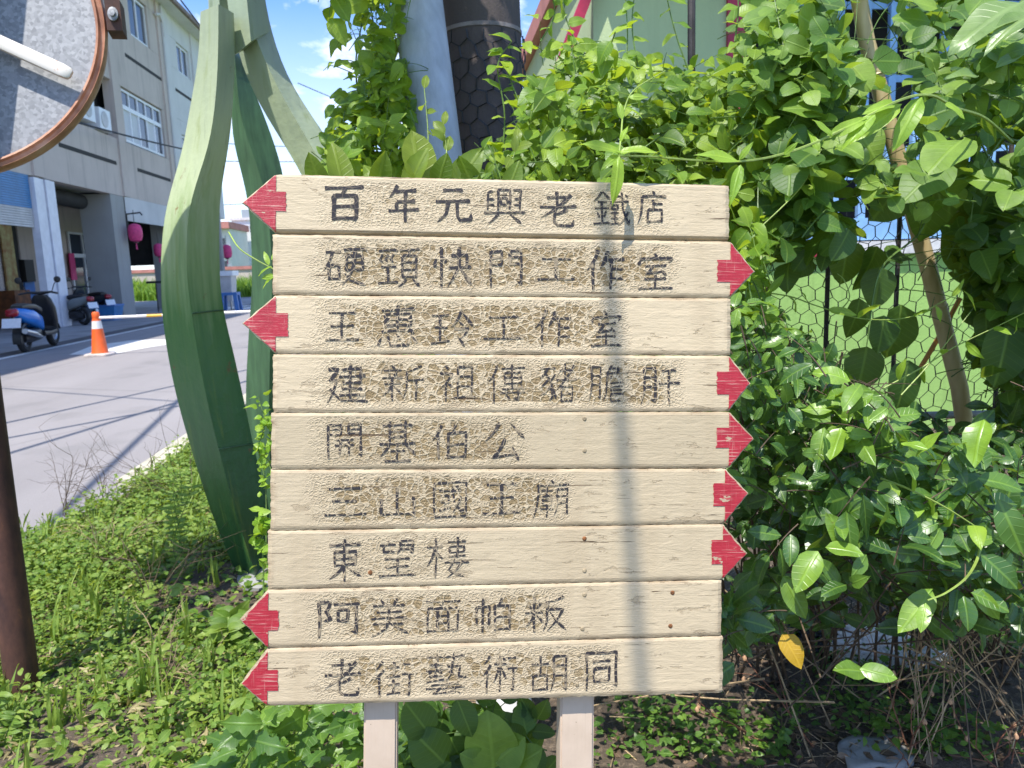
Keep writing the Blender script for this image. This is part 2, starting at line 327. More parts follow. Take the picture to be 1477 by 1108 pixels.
m_pole = concrete('dark_stained_concrete', (0.105, 0.083, 0.078), 0.6, 4)
m_ring = simple('pale_ring_cement', (0.26, 0.22, 0.21), 0.8, 0.2, 20)
m_wire = simple('black_wire_mesh', (0.012, 0.012, 0.012), 0.5, 0.2, 20, bs=0)
m_rod = simple('dark_fence_rod', (0.055, 0.045, 0.042), 0.6, 0.3, 20)
m_pipe = simple('grey_pipe', (0.30, 0.32, 0.35), 0.45, 0.15, 20)
m_gpole = simple('grey_painted_pole', (0.46, 0.48, 0.53), 0.5, 0.1, 7, sc3=(3, 3, 1), bs=0.15)
m_bamboo, t_, b_, _ = newmat('tan_bamboo'); co_ = objco(t_)
c_ = ramp(t_, noise(t_, mapv(t_, co_, (18, 18, 1.6)), 1.6, 5), [(0.3, (0.48, 0.35, 0.17)), (0.7, (0.70, 0.56, 0.32))])
setc(t_, b_, 'Base Color', c_); b_.inputs['Roughness'].default_value = 0.5
m_bag = simple('white_crumpled_plastic', (0.74, 0.74, 0.76), 0.3, 0.05, 12, bs=0.4)
m_bagk = simple('black_crumpled_plastic', (0.02, 0.02, 0.024), 0.3, 0.05, 12, bs=0.4)
m_rock = concrete('mossy_grey_block', (0.30, 0.30, 0.29), 0.5, 12)
m_wrap = simple('pink_wrapper', (0.70, 0.05, 0.14), 0.4, 0.3, 160, c2=(0.75, 0.6, 0.6))
m_cable = simple('black_cable', (0.015, 0.015, 0.016), 0.6, 0.1, 20, bs=0)
m_wood = simple('brown_wood_cabinet', (0.22, 0.075, 0.02), 0.6, 0.3, 5)
m_poster = simple('faded_yellow_poster', (0.45, 0.40, 0.16), 0.7, 0.3, 4, c2=(0.28, 0.10, 0.03))
m_bluesign = simple('blue_notice', (0.06, 0.18, 0.45), 0.5, 0.1, 6)
m_farw = concrete('white_far_render', (0.80, 0.80, 0.82), 0.1)
m_pinkroof = simple('faded_red_roof', (0.50, 0.20, 0.17), 0.8, 0.15, 2)

# ------------------------------------------------------------------ builders
class MB:
    def __init__(s): s.v = []; s.f = []; s.mi = []; s.cur = 0
    def quad(s, a, b, c, d):
        i = len(s.v); s.v += [tuple(a), tuple(b), tuple(c), tuple(d)]; s.f.append((i, i + 1, i + 2, i + 3)); s.mi.append(s.cur); return s
    def box(s, x0, x1, y0, y1, z0, z1):
        i = len(s.v)
        s.v += [(x0, y0, z0), (x1, y0, z0), (x1, y1, z0), (x0, y1, z0), (x0, y0, z1), (x1, y0, z1), (x1, y1, z1), (x0, y1, z1)]
        for f in ((0, 3, 2, 1), (4, 5, 6, 7), (0, 1, 5, 4), (1, 2, 6, 5), (2, 3, 7, 6), (3, 0, 4, 7)):
            s.f.append(tuple(i + k for k in f)); s.mi.append(s.cur)
        return s
    def loops(s, rings, close_ends=True, closed=True):
        i = len(s.v); n = len(rings[0])
        for r in rings: s.v += [tuple(p) for p in r]
        for a in range(len(rings) - 1):
            for k in range(n if closed else n - 1):
                k2 = (k + 1) % n
                s.f.append((i + a * n + k, i + a * n + k2, i + (a + 1) * n + k2, i + (a + 1) * n + k)); s.mi.append(s.cur)
        if close_ends:
            s.f.append(tuple(i + k for k in range(n - 1, -1, -1))); s.mi.append(s.cur)
            b = i + (len(rings) - 1) * n; s.f.append(tuple(b + k for k in range(n))); s.mi.append(s.cur)
        return s
    def tube(s, pts, rad, n=6):
        pts = [np.array(p, float) for p in pts]; rings = []
        rad = rad if hasattr(rad, '__len__') else [rad] * len(pts)
        d0 = pts[1] - pts[0]; a = np.cross(d0, (0.3, 0.2, 1.0)); a = a / (np.linalg.norm(a) + 1e-9)
        for k, p in enumerate(pts):
            d = pts[min(k + 1, len(pts) - 1)] - pts[max(k - 1, 0)]; d = d / (np.linalg.norm(d) + 1e-9)
            a = a - d * (a @ d); a = a / (np.linalg.norm(a) + 1e-9); b = np.cross(d, a)
            rings.append([p + rad[k] * (a * math.cos(2 * math.pi * j / n) + b * math.sin(2 * math.pi * j / n)) for j in range(n)])
        return s.loops(rings)
    def lathe(s, prof, c=(0, 0, 0), n=24, axis='Z', ends=True):
        rings = []
        for r, h in prof:
            ring = []
            for j in range(n):
                a = 2 * math.pi * j / n; x, y = r * math.cos(a), r * math.sin(a)
                p = (x, y, h) if axis == 'Z' else ((h, x, y) if axis == 'X' else (y, h, x))
                ring.append((p[0] + c[0], p[1] + c[1], p[2] + c[2]))
            rings.append(ring)
        return s.loops(rings, ends)
    def loft(s, secs, n=14, pw=0.6):
        """secs: list of (y, halfwidth, zlow, zhigh, x offset)"""
        rings = []
        for y, w, z0, z1 in secs:
            ring = []
            for j in range(n):
                a = 2 * math.pi * j / n; c, q = math.cos(a), math.sin(a)
                ring.append((w * math.copysign(abs(c) ** pw, c), y, (z0 + z1) / 2 + (z1 - z0) / 2 * math.copysign(abs(q) ** pw, q)))
            rings.append(ring)
        return s.loops(rings)
    def build(s, name, mats, parent=None, smooth=False):
        me = bpy.data.meshes.new(name); me.from_pydata(s.v, [], s.f); me.update()
        mats = mats if isinstance(mats, (list, tuple)) else [mats]
        for m in mats: me.materials.append(m)
        if len(mats) > 1: me.polygons.foreach_set('material_index', s.mi)
        bm = bmesh.new(); bm.from_mesh(me); bmesh.ops.recalc_face_normals(bm, faces=bm.faces); bm.to_mesh(me); bm.free()
        o = bpy.data.objects.new(name, me); COL.objects.link(o)
        if smooth:
            me.polygons.foreach_set('use_smooth', [True] * len(me.polygons))
            me.set_sharp_from_angle(angle=R(40))
        if parent is not None: attach(o, parent)
        return o
def world_loc(o):
    return np.array(o['wl']) if 'wl' in o else (world_loc(o.parent) if o.parent else np.zeros(3))
LOCAL = set()
def attach(o, parent):
    o.parent = parent
    if parent.type == 'EMPTY' and parent.name not in LOCAL:
        o.matrix_parent_inverse = Matrix.Translation(-Vector(parent.location))
def tag(o, label=None, cat=None, group=None, kind=None):
    for k, v in (('label', label), ('category', cat), ('group', group), ('kind', kind)):
        if v: o[k] = v
    return o
def thing(name, label, cat, loc=(0, 0, 0), group=None, local=False, rot=0):
    o = bpy.data.objects.new(name, None); o.empty_display_size = 0.1; COL.objects.link(o); o.location = tuple(loc); o.rotation_euler = (0, 0, rot)
    if local: LOCAL.add(o.name)
    return tag(o, label, cat, group)
def struct(o): return tag(o, kind='structure')

# ------------------------------------------------------------------ setting
def sheet(name, pts, z, mat, kind='structure'):
    mb = MB(); mb.v = [(p[0], p[1], z) for p in pts]; mb.f = [tuple(range(len(pts)))]; mb.mi = [0]
    o = mb.build(name, mat); o['kind'] = kind; return o
ground = sheet('ground', [(-400, -60), (400, -60), (400, 500), (-400, 500)], -0.03, m_field)
sheet('road', [(-8.25, -20), (-2.05, -20), (-2.05, 45), (-8.25, 45)], 0.0, m_road)
sheet('gutter', [(-8.75, -20), (-8.25, -20), (-8.25, 45), (-8.75, 45)], -0.004, m_gutter)
sheet('arcade_pavement', [(-17, 5), (-8.75, 5), (-8.75, 45), (-17, 45)], 0.0, m_pave)
sheet('cross_road', [(-60, 45), (60, 45), (60, 49), (-60, 49)], -0.012, m_road)
sheet('edge_line', [(-8.22, -20), (-8.05, -20), (-8.05, 45), (-8.22, 45)], 0.004, m_white)
sheet('stop_box_marking', [G(100, 512), G(133, 499), G(190, 491), G(262, 489), G(262, 494), G(200, 504), G(160, 512)], 0.004, m_white)
sheet('road_marking', [G(300, 452), G(300, 446), G(400, 436), G(400, 441)], 0.004, m_white)
# verge with bumps
nx, ny = 90, 90
xs = np.linspace(-2.05, 4.5, nx); ys = np.linspace(-2.5, 9.0, ny)
vg = MB()
for j, y in enumerate(ys):
    for i, x in enumerate(xs):
        e = min(1, (x + 2.05) / 0.35)
        xx = x - (0.28 * max(0, math.sin(y * 1.7 + 0.6)) * max(0, 1 - abs(y - 4.0) / 2.2) if i == 0 else 0)
        vg.v.append((xx, y, 0.006 + e * (0.02 + 0.02 * math.sin(3 * x + 1.3 * y) * math.sin(2.1 * y - x) + random.uniform(-.008, .012))))
for j in range(ny - 1):
    for i in range(nx - 1):
        a = j * nx + i; vg.f.append((a, a + 1, a + nx + 1, a + nx)); vg.mi.append(0)
struct(vg.build('verge_soil', m_soil, smooth=True))
kb = MB(); kb.box(-2.22, -2.05, 5.3, 40, -0.02, 0.05)
struct(kb.build('kerb', m_kerb))

# ------------------------------------------------------------------ direction sign
SR = np.array([[0.998, 0.061], [-0.019, 0.148], [-0.058, 0.987]])
U = nrm(SR[:, 0]); V = SR[:, 1]; V = nrm(V - U * (U @ V)); Nn = np.cross(V, U)      # Nn points away from the camera
S0 = np.array([0.095, 1.163, 1.131])
def SL(px, py, off=0.0):
    r = ray(px, py); k = ((S0 + Nn * off - CAM) @ Nn) / (r @ Nn); p = CAM + r * k - S0
    return p @ U, p @ V
sign = thing('direction_sign', 'cream weathered plank signboard with nine lettered planks and red arrows on two posts', 'signboard', S0, local=True)
sign.matrix_world = Matrix(((U[0], Nn[0], V[0], S0[0]), (U[1], Nn[1], V[1], S0[1]), (U[2], Nn[2], V[2], S0[2]), (0, 0, 0, 1)))
LE = [250, 337.2, 425.3, 510.6, 595.6, 677.6, 766, 851, 936, 1019.5]
RE = [266, 348, 430, 512.7, 593.8, 675.8, 756, 836.8, 917.8, 1000.3]
LX = [397, 393, 397, 393.5, 391, 390, 386, 386, 385]
RX = [1052, 1054, 1054, 1052, 1052, 1046, 1043, 1041, 1043]
TIP = {0: ('L', 349, 292), 2: ('L', 349, 466), 7: ('L', 345.5, 894), 8: ('L', 347, 986),
       1: ('R', 1089, 392), 3: ('R', 1083, 553), 4: ('R', 1088, 633), 5: ('R', 1080, 712), 6: ('R', 1078, 799)}
STEM = {0: (413, 277, 305), 2: (415.5, 452, 485.5), 7: (402, 880, 909), 8: (401, 966, 996), 1: (1034.5, 375, 407), 3: (1034, 536, 569),
        4: (1033, 617, 646), 5: (1029, 697, 730), 6: (1026, 779, 814)}
TEXT = [
 [('百', 468, 525, 267, 318), ('年', 560, 605, 267, 320), ('元', 628, 682, 272, 321), ('興', 698, 758, 273, 323), ('老', 778, 832, 277, 327), ('鐵', 855, 909, 277, 325), ('店', 919, 961, 276, 323)],
 [('硬', 466, 529, 357, 411), ('頸', 545, 606, 358, 414), ('快', 624, 681, 357, 415), ('門', 705, 754, 360, 415), ('工', 775, 829, 372, 405), ('作', 846, 901, 361, 418), ('室', 919, 971, 366, 418)],
 [('王', 469, 518, 449, 492), ('惠', 544, 602, 440, 500), ('玲', 621, 683, 448, 499), ('工', 697, 753, 455, 490), ('作', 771, 824, 447, 500), ('室', 852, 897, 449, 501)],
 [('建', 472, 531, 524, 582), ('新', 551, 612, 526, 578), ('祖', 634, 686, 527, 579), ('傳', 703, 758, 525, 582), ('豬', 777, 832, 525, 580), ('膽', 849, 905, 526, 580), ('肝', 924, 981, 530, 584)],
 [('開', 471, 523, 610, 662), ('基', 547, 600, 607, 667), ('伯', 623, 674, 612, 662), ('公', 699, 757, 608, 664)],
 [('三', 468, 529, 702, 745), ('山', 547, 599, 702, 745), ('國', 624, 674, 693, 748), ('王', 696, 751, 695, 743), ('廟', 768, 821, 692, 748)],
 [('東', 474, 522, 778, 839), ('望', 546, 600, 778, 833), ('樓', 615, 677, 774, 834)],
 [('阿', 457, 519, 866, 920), ('美', 534, 590, 862, 919), ('面', 614, 664, 865, 913), ('帕', 685, 737, 862, 912), ('粄', 757, 817, 858, 912)],
 [('老', 468, 521, 950, 1005), ('街', 539, 597, 952, 1006), ('藝', 614, 673, 942, 1002), ('術', 696, 747, 943, 1000), ('胡', 766, 818, 944, 998), ('同', 843, 891, 938, 996)]]
FADE = [0.45, 0.6, 0.85, 0.8, 0.7, 0.85, 0.75, 0.8, 0.75]
CRK = [0.40, 0.78, 0.85, 0.78, 0.80, 0.80, 0.42, 0.62, 0.55]
# brush strokes of every character on a 100 x 100 field, y down: xxyy-xxyy per stroke
BRUSH = dict(q.split(':') for q in """百:0818-9218 5018-4238 2638-2696 2638-7638-7694 2665-7665 2692-7692
年:3205-1035 2820-8520 3046-8246 3046-3066 0868-9468 5520-5598
元:2515-7515 0842-9242 3842-3470-1095 6042-6080-6890-9290-9572
興:2212-1218-1262 1234-2634 1248-2648 3610-3662 3610-6210-6260 4222-5622 4232-4248 4232-5632-5648 4248-5648 7012-8812-8462 8834-7234 8748-7248 0468-9668 3672-1296 6272-8896
老:2418-7018 4704-4740 0842-9242 8012-1072 7052-4264 4252-4285-5093-8293-8678
鐵:2604-0430 2604-4626 1432-3832 0848-4448 2632-2688 1458-2072 3854-3272 0490-4686 4818-7218 5806-5830 4632-9232 7406-7850-9494-9780 9258-6696 8412-9220 5040-5052 5040-6640-6652 5052-6652 4862-6862 5862-5890 4876-6876 4692-7088
店:4802-5612 1618-9218 1818-1660-0496 5226-5256 5240-8240 3458-3494 3458-7858-7894 3492-7892
硬:0616-4016 2216-0460 1448-1484 1448-3648-3682 1480-3680 4612-9612 5226-5262 5226-8826-8860 5243-8843 5260-8860 7012-6070-4296 5068-6084-9696
頸:0612-4612 1420-0830-1438 2620-2030-2638 3820-3230-3838 1048-4448 2648-2684 0486-4884 5210-9610 7410-7022 5824-5876 5824-9024-9074 5840-9040 5856-9056 5873-9073 6678-4896 8078-9694
快:0830-0450 2626-3240 2004-2098 4624-8424-8450 3652-9652 6404-6450-3696 6654-9694
門:1004-1098 1006-4006-4040 1022-4022 1038-4038 6006-6040 6006-9206-9290-8082 6022-9222 6038-9238
工:1618-8418 5018-5086 0688-9488
作:3004-0450 2030-2098 5406-3648 4828-9428 6228-6298 6250-9050 6272-9072
室:4602-5412 1018-0834 1018-9218-8430 2436-7836 4436-2656-6852 6446-7862 2270-7870 5060-5092 0694-9494
王:1412-8612 2050-8050 5012-5090 0692-9492
惠:1612-8412 5002-5054 2422-2448 2422-7622-7648 2434-7634 2447-7647 1660-8258 7052-8466 1672-0890 2870-3492-7092-7478 4666-5478 7668-9086
玲:0414-4014 0846-3846 2214-2280 0284-4278 6804-4446 6804-9644 6432-7242 5250-8450-6676 5866-7694
建:3816-8016-8048 3032-9232 3848-8048 3862-8462 3076-9076 5804-5890 0616-2616-1042-2442-0494 0860-3486-9892
新:2404-3012 0616-4616 1620-2032 3620-3032 0436-4836 0852-4452 2636-2698 2456-0484 2858-4478 8806-5820 5820-5660-4896 5644-9644 7844-7898
祖:2004-2814 0624-3824-0664 2244-2298 2650-3860 5208-5288 5208-8608-8688 5234-8634 5260-8660 4290-9690
傳:2604-0446 1830-1898 3612-9412 4422-4450 4422-8622-8650 4436-8636 4449-8649 6402-6460 3862-9060 8452-9266 3472-9672 7864-7890-6684 4878-5890
豬:0612-4412 2612-0636 2026-3440-3880-2890 2840-0458 3256-0478 4226-3046 3650-4886 5618-8618 7004-7042 4842-9842 9208-4470 6058-6096 6058-8858-8896 6076-8876 6093-8893
膽:0806-0860-0296 0806-3006-3090-2284 0830-3030 0852-3052 6004-4426 5012-8012-7022 4826-9826 4826-4662-3896 6032-5240 7832-9042 5650-9050 5660-8660 5670-8670 5680-5698 5680-8680-8698 5697-8697
肝:1206-1260-0496 1206-3806-3890-2884 1230-3830 1252-3852 5414-9014 4846-9846 7214-7298
開:0804-0898 0806-4006-4034 0820-4020 0833-4033 6006-6034 6006-9206-9292-8286 6020-9220 6033-9233 2848-7248 2464-7664 4048-3690 6048-6090
基:1416-8616 3004-3054 7004-7054 3028-7028 3041-7041 0656-9456 3058-0684 6858-9482 3272-6872 5060-5092 1894-8294
伯:2804-0446 2030-2098 6404-5624 4426-4496 4426-8826-8896 4458-8858 4492-8892
公:3808-0650 6206-9646 5044-2288-7482 6866-8496
三:1614-8414 2450-7650 0688-9488
山:5006-5086 1240-1288 1288-8888 8838-8896
國:0804-0898 0806-9206-9298 0893-9293 2026-7826 2640-2658 2640-4640-4658 2657-4657 2076-5070 5614-6060-8284-8672 7642-5484 6416-7422
廟:4802-5610 1414-9414 1614-1456-0498 2428-5228 3818-3842 2842-2866 2842-4842-4866 2854-4854 2865-4865 2276-5476 3866-3898 6226-6264-5496 6226-8826-8892-8086 6244-8844 6262-8862
東:0816-9216 2230-2262 2230-7830-7862 2246-7846 2261-7861 5004-5098 4664-0690 5464-9490
望:2404-3010 0614-4614 1614-1634-4432 5806-5626-5040 5806-8806-8838-8034 5817-8817 5827-8827 1852-8252 2272-7872 5052-5092 0494-9694
樓:0426-4026 2204-2298 2030-0470 2640-3854 5016-9016 7004-7054 5426-5440 5426-8626-8640 5440-8640 5250-8850 6654-5280-8898 8462-4898 4264-9864
阿:1006-1098 1008-3408-2432-3452-2056 4214-9614 5030-5060 5030-7030-7060 5058-7058 8814-8890-7684
美:3004-3816 7002-6016 1220-8820 2036-8036 0852-9252 5020-5066 1468-8668 4868-4080-0698 5470-9696
面:0810-9210 5010-4226 1428-1496 1428-8628-8696 3828-3892 6228-6292 3850-6250 3870-6270 1492-8692
帕:0626-0676 0626-3826-3876-3070 2204-2298 7004-6222 5226-5296 5226-9026-9096 5258-9058 5292-9092
粄:0820-1636 3818-2836 0446-4446 2404-2498 2250-0480 2852-4474 9006-5420 5418-5260-4496 5440-8840-5296 5846-7270-9696
街:2404-0626 2626-0452 1644-1698 3620-6420 5006-5044 3444-6644 3664-6464 5052-5088 3290-6686 7214-9414 7040-9840 8640-8694-7888
藝:0812-9212 3204-3222 6804-6822 1428-4228 2822-2840 0842-4842 2044-1250 3444-4450 1456-4456 2846-2868 0870-4866 5434-8234-8060-9464-9654 6624-6450-5068 5646-6854 2076-8076 0884-9284 4084-2498-7496 7088-8298
術:2404-0626 2626-0452 1644-1698 3428-6828 5006-5096 4634-3472 5434-6664 5812-6620 7214-9414 7040-9840 8640-8694-7888
胡:0424-4824 2604-2650 0852-0890 0852-4452-4490 0888-4488 6008-6060-5096 6008-9208-9292-8286 6032-9232 6056-9256
同:1008-1098 1008-9008-9092-7886 2828-7228 3046-3078 3046-7046-7078 3077-7077""".split('\n'))
def brush_glyph(ch, wmul, aspect):
    """ribbons of a brush-written character: list of (list of left points, list of right points) on a 0..1 field, y up"""
    out = []; st = BRUSH[ch].split(' '); base_w = (9.4 if len(st) < 9 else 8.0 if len(st) < 13 else 6.6) * wmul
    jx = lambda: random.uniform(-1.3, 1.3)
    for q in st:
        P_ = [np.array([int(a[:2]) + jx(), int(a[2:]) + jx()], float) for a in q.split('-')]
        for p in P_: p[1] -= .05 * (p[0] - 50)
        d = P_[-1] - P_[0]; tot = sum(np.linalg.norm(P_[i + 1] - P_[i]) for i in range(len(P_) - 1))
        hook = len(P_) > 2 and np.linalg.norm(P_[-1] - P_[-2]) < 20
        last = P_[-1] - P_[-2]
        if len(P_) == 2 and tot < 21: prof = [(0, .35), (.6, 1.15), (1, .55)]
        elif last[0] < -4 and last[1] > 4 and not hook: prof = [(0, 1.05), (.35, .85), (.75, .6), (1, .12)]
        elif last[0] > 8 and last[1] > 8: prof = [(0, .4), (.45, .8), (.8, 1.25), (1, .15)]
        elif hook: prof = [(0, .95), (.3, .75), (.8, .95), (.9, .95), (1, .1)]
        elif abs(d[0]) > 2 * abs(d[1]): prof = [(0, .9), (.12, .7), (.5, .58), (.85, .75), (.94, 1.1), (1, .55)]
        else: prof = [(0, .75), (.08, 1.05), (.3, .8), (.8, .8), (1, .6)]
        # resample, with a slight sag or bow in straight strokes
        pts = []; acc = 0
        for i in range(len(P_) - 1):
            a, b = P_[i], P_[i + 1]; L_ = np.linalg.norm(b - a); n_ = max(2, int(L_ / 4)); nn_ = np.array([-(b - a)[1], (b - a)[0]]) / (L_ + 1e-6)
            bow = random.uniform(-.025, .025) * L_ + (.06 * L_ if (b - a)[0] < -8 and (b - a)[1] > 8 else 0)
            for k in range(n_): t = k / n_; pts.append((a + (b - a) * t - nn_ * bow * 4 * t * (1 - t), (acc + L_ * t) / tot))
            acc += L_
        pts.append((P_[-1], 1.0)); C_ = np.array([p for p, _ in pts]); T_ = [t for _, t in pts]
        tg = np.gradient(C_, axis=0); tg /= np.linalg.norm(tg, axis=1, keepdims=True) + 1e-6; no = np.stack([-tg[:, 1], tg[:, 0]], 1)
        w_ = np.interp(T_, [a for a, _ in prof], [b for _, b in prof]) * base_w / 2 * random.uniform(.88, 1.12)
        w_ = w_ * (1 + rng.normal(0, .06, len(w_)))
        f_ = lambda A: [(x / 100, 1 - y / 100) for x, y in A]
        out.append((f_(C_ + no * w_[:, None]), f_(C_ - no * w_[:, None])))
    return out
SV = [0, .012, .04, .075, .12, .2, .28, .36, .43, .5, .57, .64, .72, .8, .87, .91, .95, .98, 1.0]
def plank_y(s, i=0):
    # rounded top edge, wider bevel at the bottom edge
    e = 0.0
    if s > .95: e = ((s - .95) / .05) ** 2 * (0.005 if i == 0 else 0.0028)
    if s < .075: e = ((.075 - s) / .075) ** 1.5 * (0.009 if i == 0 else 0.0024)
    return e
for i in range(9):
    lt, lb = SL(LX[i], LE[i]), SL(LX[i], LE[i + 1]); rt, rb = SL(RX[i], RE[i]), SL(RX[i], RE[i + 1])
    side = TIP[i][0]; tip = SL(TIP[i][1], TIP[i][2]); GAP = 0.0005
    def zat(x, s, lt=lt, lb=lb, rt=rt, rb=rb):
        k = (x - lb[0]) / (rb[0] - lb[0])
        z0 = lb[1] + (rb[1] - lb[1]) * k + GAP; z1 = lt[1] + (rt[1] - lt[1]) * k - GAP
        return z0 + (z1 - z0) * s
    basx = (lt[0] + lb[0]) / 2 if side == 'L' else (rt[0] + rb[0]) / 2
    def s_of(p): return (p[1] - zat(p[0], 0)) / (zat(p[0], 1) - zat(p[0], 0))
    st_ = min(.92, max(.08, s_of((basx, tip[1]))))
    sv = sorted(set(SV + [st_]))
    def xend(s): 
        f = s / st_ if s < st_ else (1 - s) / (1 - st_)
        return basx + (tip[0] - basx) * f
    ncol = 120
    T0 = SL(TEXT[i][0][1] - 34, 0)[0]; T1 = SL(TEXT[i][-1][2] + 26, 0)[0]
    mb = MB(); att = []; edg = []
    jl = [random.uniform(-.0009, .0009) for _ in sv]; jr = [random.uniform(-.0009, .0009) for _ in sv]
    wob = [random.uniform(-.0004, .0004) for _ in range(ncol + 1)]
    for r_, s in enumerate(sv):
        xl = xend(s) if side == 'L' else lb[0] + (lt[0] - lb[0]) * s
        xr = xend(s) if side == 'R' else rb[0] + (rt[0] - rb[0]) * s
        xl += jl[r_]; xr += jr[r_]
        for c in range(ncol + 1):
            x = xl + (xr - xl) * c / ncol
            z = zat(x, s) + (wob[c] if s in (0, 1.0) else 0)
            ex = min(x - xl, xr - x); ye = (max(0, 1 - ex / 0.0035)) ** 2 * 0.002
            mb.v.append((x, plank_y(s, i) + ye, z))
            d = min((x - T0) / 0.11, (T1 - x) / 0.08, (s - 0.03) / 0.2, (0.97 - s) / 0.2)
            att.append(max(0, min(1, d)) * CRK[i]); edg.append(max(0, 1 - min(s / .11, (1 - s) / .07, ex / .012)))
    nc = ncol + 1
    for r_ in range(len(sv) - 1):
        for c in range(ncol):
            a = r_ * nc + c; mb.f.append((a, a + 1, a + nc + 1, a + nc)); mb.mi.append(0)
    # back and edges
    nr = len(sv)
    loop = [c for c in range(nc)] + [r_ * nc + ncol for r_ in range(1, nr)] + [(nr - 1) * nc + c for c in range(ncol - 1, -1, -1)] + [r_ * nc for r_ in range(nr - 2, 0, -1)]
    b0 = len(mb.v)
    for k in loop: mb.v.append((mb.v[k][0], 0.024, mb.v[k][2])); att.append(0); edg.append(0.4)
    for k in range(len(loop)):
        k2 = (k + 1) % len(loop); mb.f.append((loop[k], b0 + k, b0 + k2, loop[k2])); mb.mi.append(0)
    mb.f.append(tuple(b0 + k for k in range(len(loop) - 1, -1, -1))); mb.mi.append(0)
    pl = mb.build('plank', m_plank, None); pl.parent = sign
    pl['label'] = ('plank pointing ' + ('left' if side == 'L' else 'right') + ' with %d painted characters, number %d from the top' % (len(TEXT[i]), i + 1))
    pl.data.attributes.new('crack', 'FLOAT', 'POINT').data.foreach_set('value', att)
    pl.data.attributes.new('edge', 'FLOAT', 'POINT').data.foreach_set('value', edg)
    # red arrow: head over the pointed end and a stem
    ar = MB(); sx, sy0, sy1 = STEM[i]; sxl = SL(sx, (sy0 + sy1) / 2)[0]
    sa = s_of(SL(sx, sy1)); sb = s_of(SL(sx, sy0)); sgn = -1 if side == 'L' else 1
    rows = sorted(set(list(np.linspace(0.03, 0.97, 30)) + [st_, sa, sb, sa - 1e-4, sb + 1e-4]))
    rows = [s for s in rows if 0.02 < s < .985]; ns = 16
    for s in rows:
        inset = 0.0022 + 0.0018 * abs(math.sin(s * 17 + i * 3))
        xo = xend(s) - sgn * inset * (1 if abs(s - st_) > .04 else .7)
        stem_on = sa - 1e-6 <= s <= sb + 1e-6
        xi = sxl + random.uniform(-.0012, .0012) if stem_on else basx - sgn * (0.0005 + random.uniform(0, .0008))
        for c in range(ns + 1):
            x = xi + (xo - xi) * c / ns
            ex = abs(xend(s) - x); ye = (max(0, 1 - ex / 0.0035)) ** 2 * 0.002
            ar.v.append((x, plank_y(s, i) + ye - 0.0010, zat(x, s)))
    for r_ in range(len(rows) - 1):
        for c in range(ns):
            a = r_ * (ns + 1) + c; ar.f.append((a, a + 1, a + ns + 2, a + ns + 1)); ar.mi.append(0)
    ao = ar.build('red_arrow', m_red); ao.parent = pl
    # lettering
    lv, lf, fd = [], [], []
    for ch, x0, x1, y0, y1 in TEXT[i]:
        a = SL(x0, y1); b = SL(x1, y0)
        gl = brush_glyph(ch, 1.12 if i == 0 and x1 < 700 else 0.82 if i > 1 else 0.95, 1)
        cf = random.uniform(.75, 1.35)
        ap = np.array([q for l_, r_ in gl for q in l_ + r_]); mn, mx = ap.min(0), ap.max(0); mx = np.maximum(mx, mn + .3)
        for lp_, rp_ in gl:
            lp_ = [tuple((np.array(q) - mn) / (mx - mn)) for q in lp_]; rp_ = [tuple((np.array(q) - mn) / (mx - mn)) for q in rp_]
            off = len(lv); n_ = len(lp_); dy = random.uniform(0, .00025)
            for q in lp_ + rp_:
                lv.append((a[0] + (b[0] - a[0]) * q[0], -0.0007 - dy, a[1] + (b[1] - a[1]) * q[1])); fd.append(FADE[i] * (0.4 if i == 0 and x1 < 700 else cf))
            lf += [(off + k, off + k + 1, off + n_ + k + 1, off + n_ + k) for k in range(n_ - 1)]
    tb = MB(); tb.v = lv; tb.f = lf; tb.mi = [0] * len(lf)
    lo = tb.build('lettering', m_ink); lo.parent = pl
    lo.data.attributes.new('fade', 'FLOAT', 'POINT').data.foreach_set('value', fd)
m_screw = simple('rusty_screw', (0.20, 0.075, 0.02), 0.8, 0.4, 200)
m_screw2 = simple('painted_screw', (0.33, 0.255, 0.15), 0.7, 0.3, 200)
planks = [o for o in sign.children if o.name.startswith('plank')]
for k, px, py in ((4, 843, 604), (4, 843, 650), (6, 843, 777), (6, 843, 823), (7, 843, 858), (7, 840, 907), (7, 970, 855), (7, 967, 903), (8, 835, 945), (8, 832, 988), (6, 534, 826), (5, 543, 690)):
    x, z = SL(px, py); mb = MB(); mb.lathe([(0.0001, -0.0016), (0.0022, -0.0015), (0.0036, -0.0002), (0.0036, 0.001)], (x, 0, z), 12, 'Y')
    s_ = mb.build('screw', m_screw if (px, py) in ((843, 777), (967, 903), (970, 855), (534, 826)) else m_screw2, smooth=True); s_.parent = planks[k]
# posts, continuing behind the planks down into the soil
zt = SL(700, 262)[1]
for xa, xb in ((522, 571), (811.5, 861)):
    a = SL(xa, 1060, 0.0)[0]; b = SL(xb, 1060, 0.0)[0]
    mb = MB(); mb.box(a, b, 0.0243, 0.0243 + 0.045, -1.16, zt - 0.01)
    bm = bmesh.new(); me = bpy.data.meshes.new('post'); me.from_pydata(mb.v, [], mb.f); bm.from_mesh(me)
    bmesh.ops.bevel(bm, geom=list(bm.edges), offset=0.003, segments=2, affect='EDGES'); bm.to_mesh(me); bm.free(); me.materials.append(m_post)
    o = bpy.data.objects.new('post', me); COL.objects.link(o); o.parent = sign

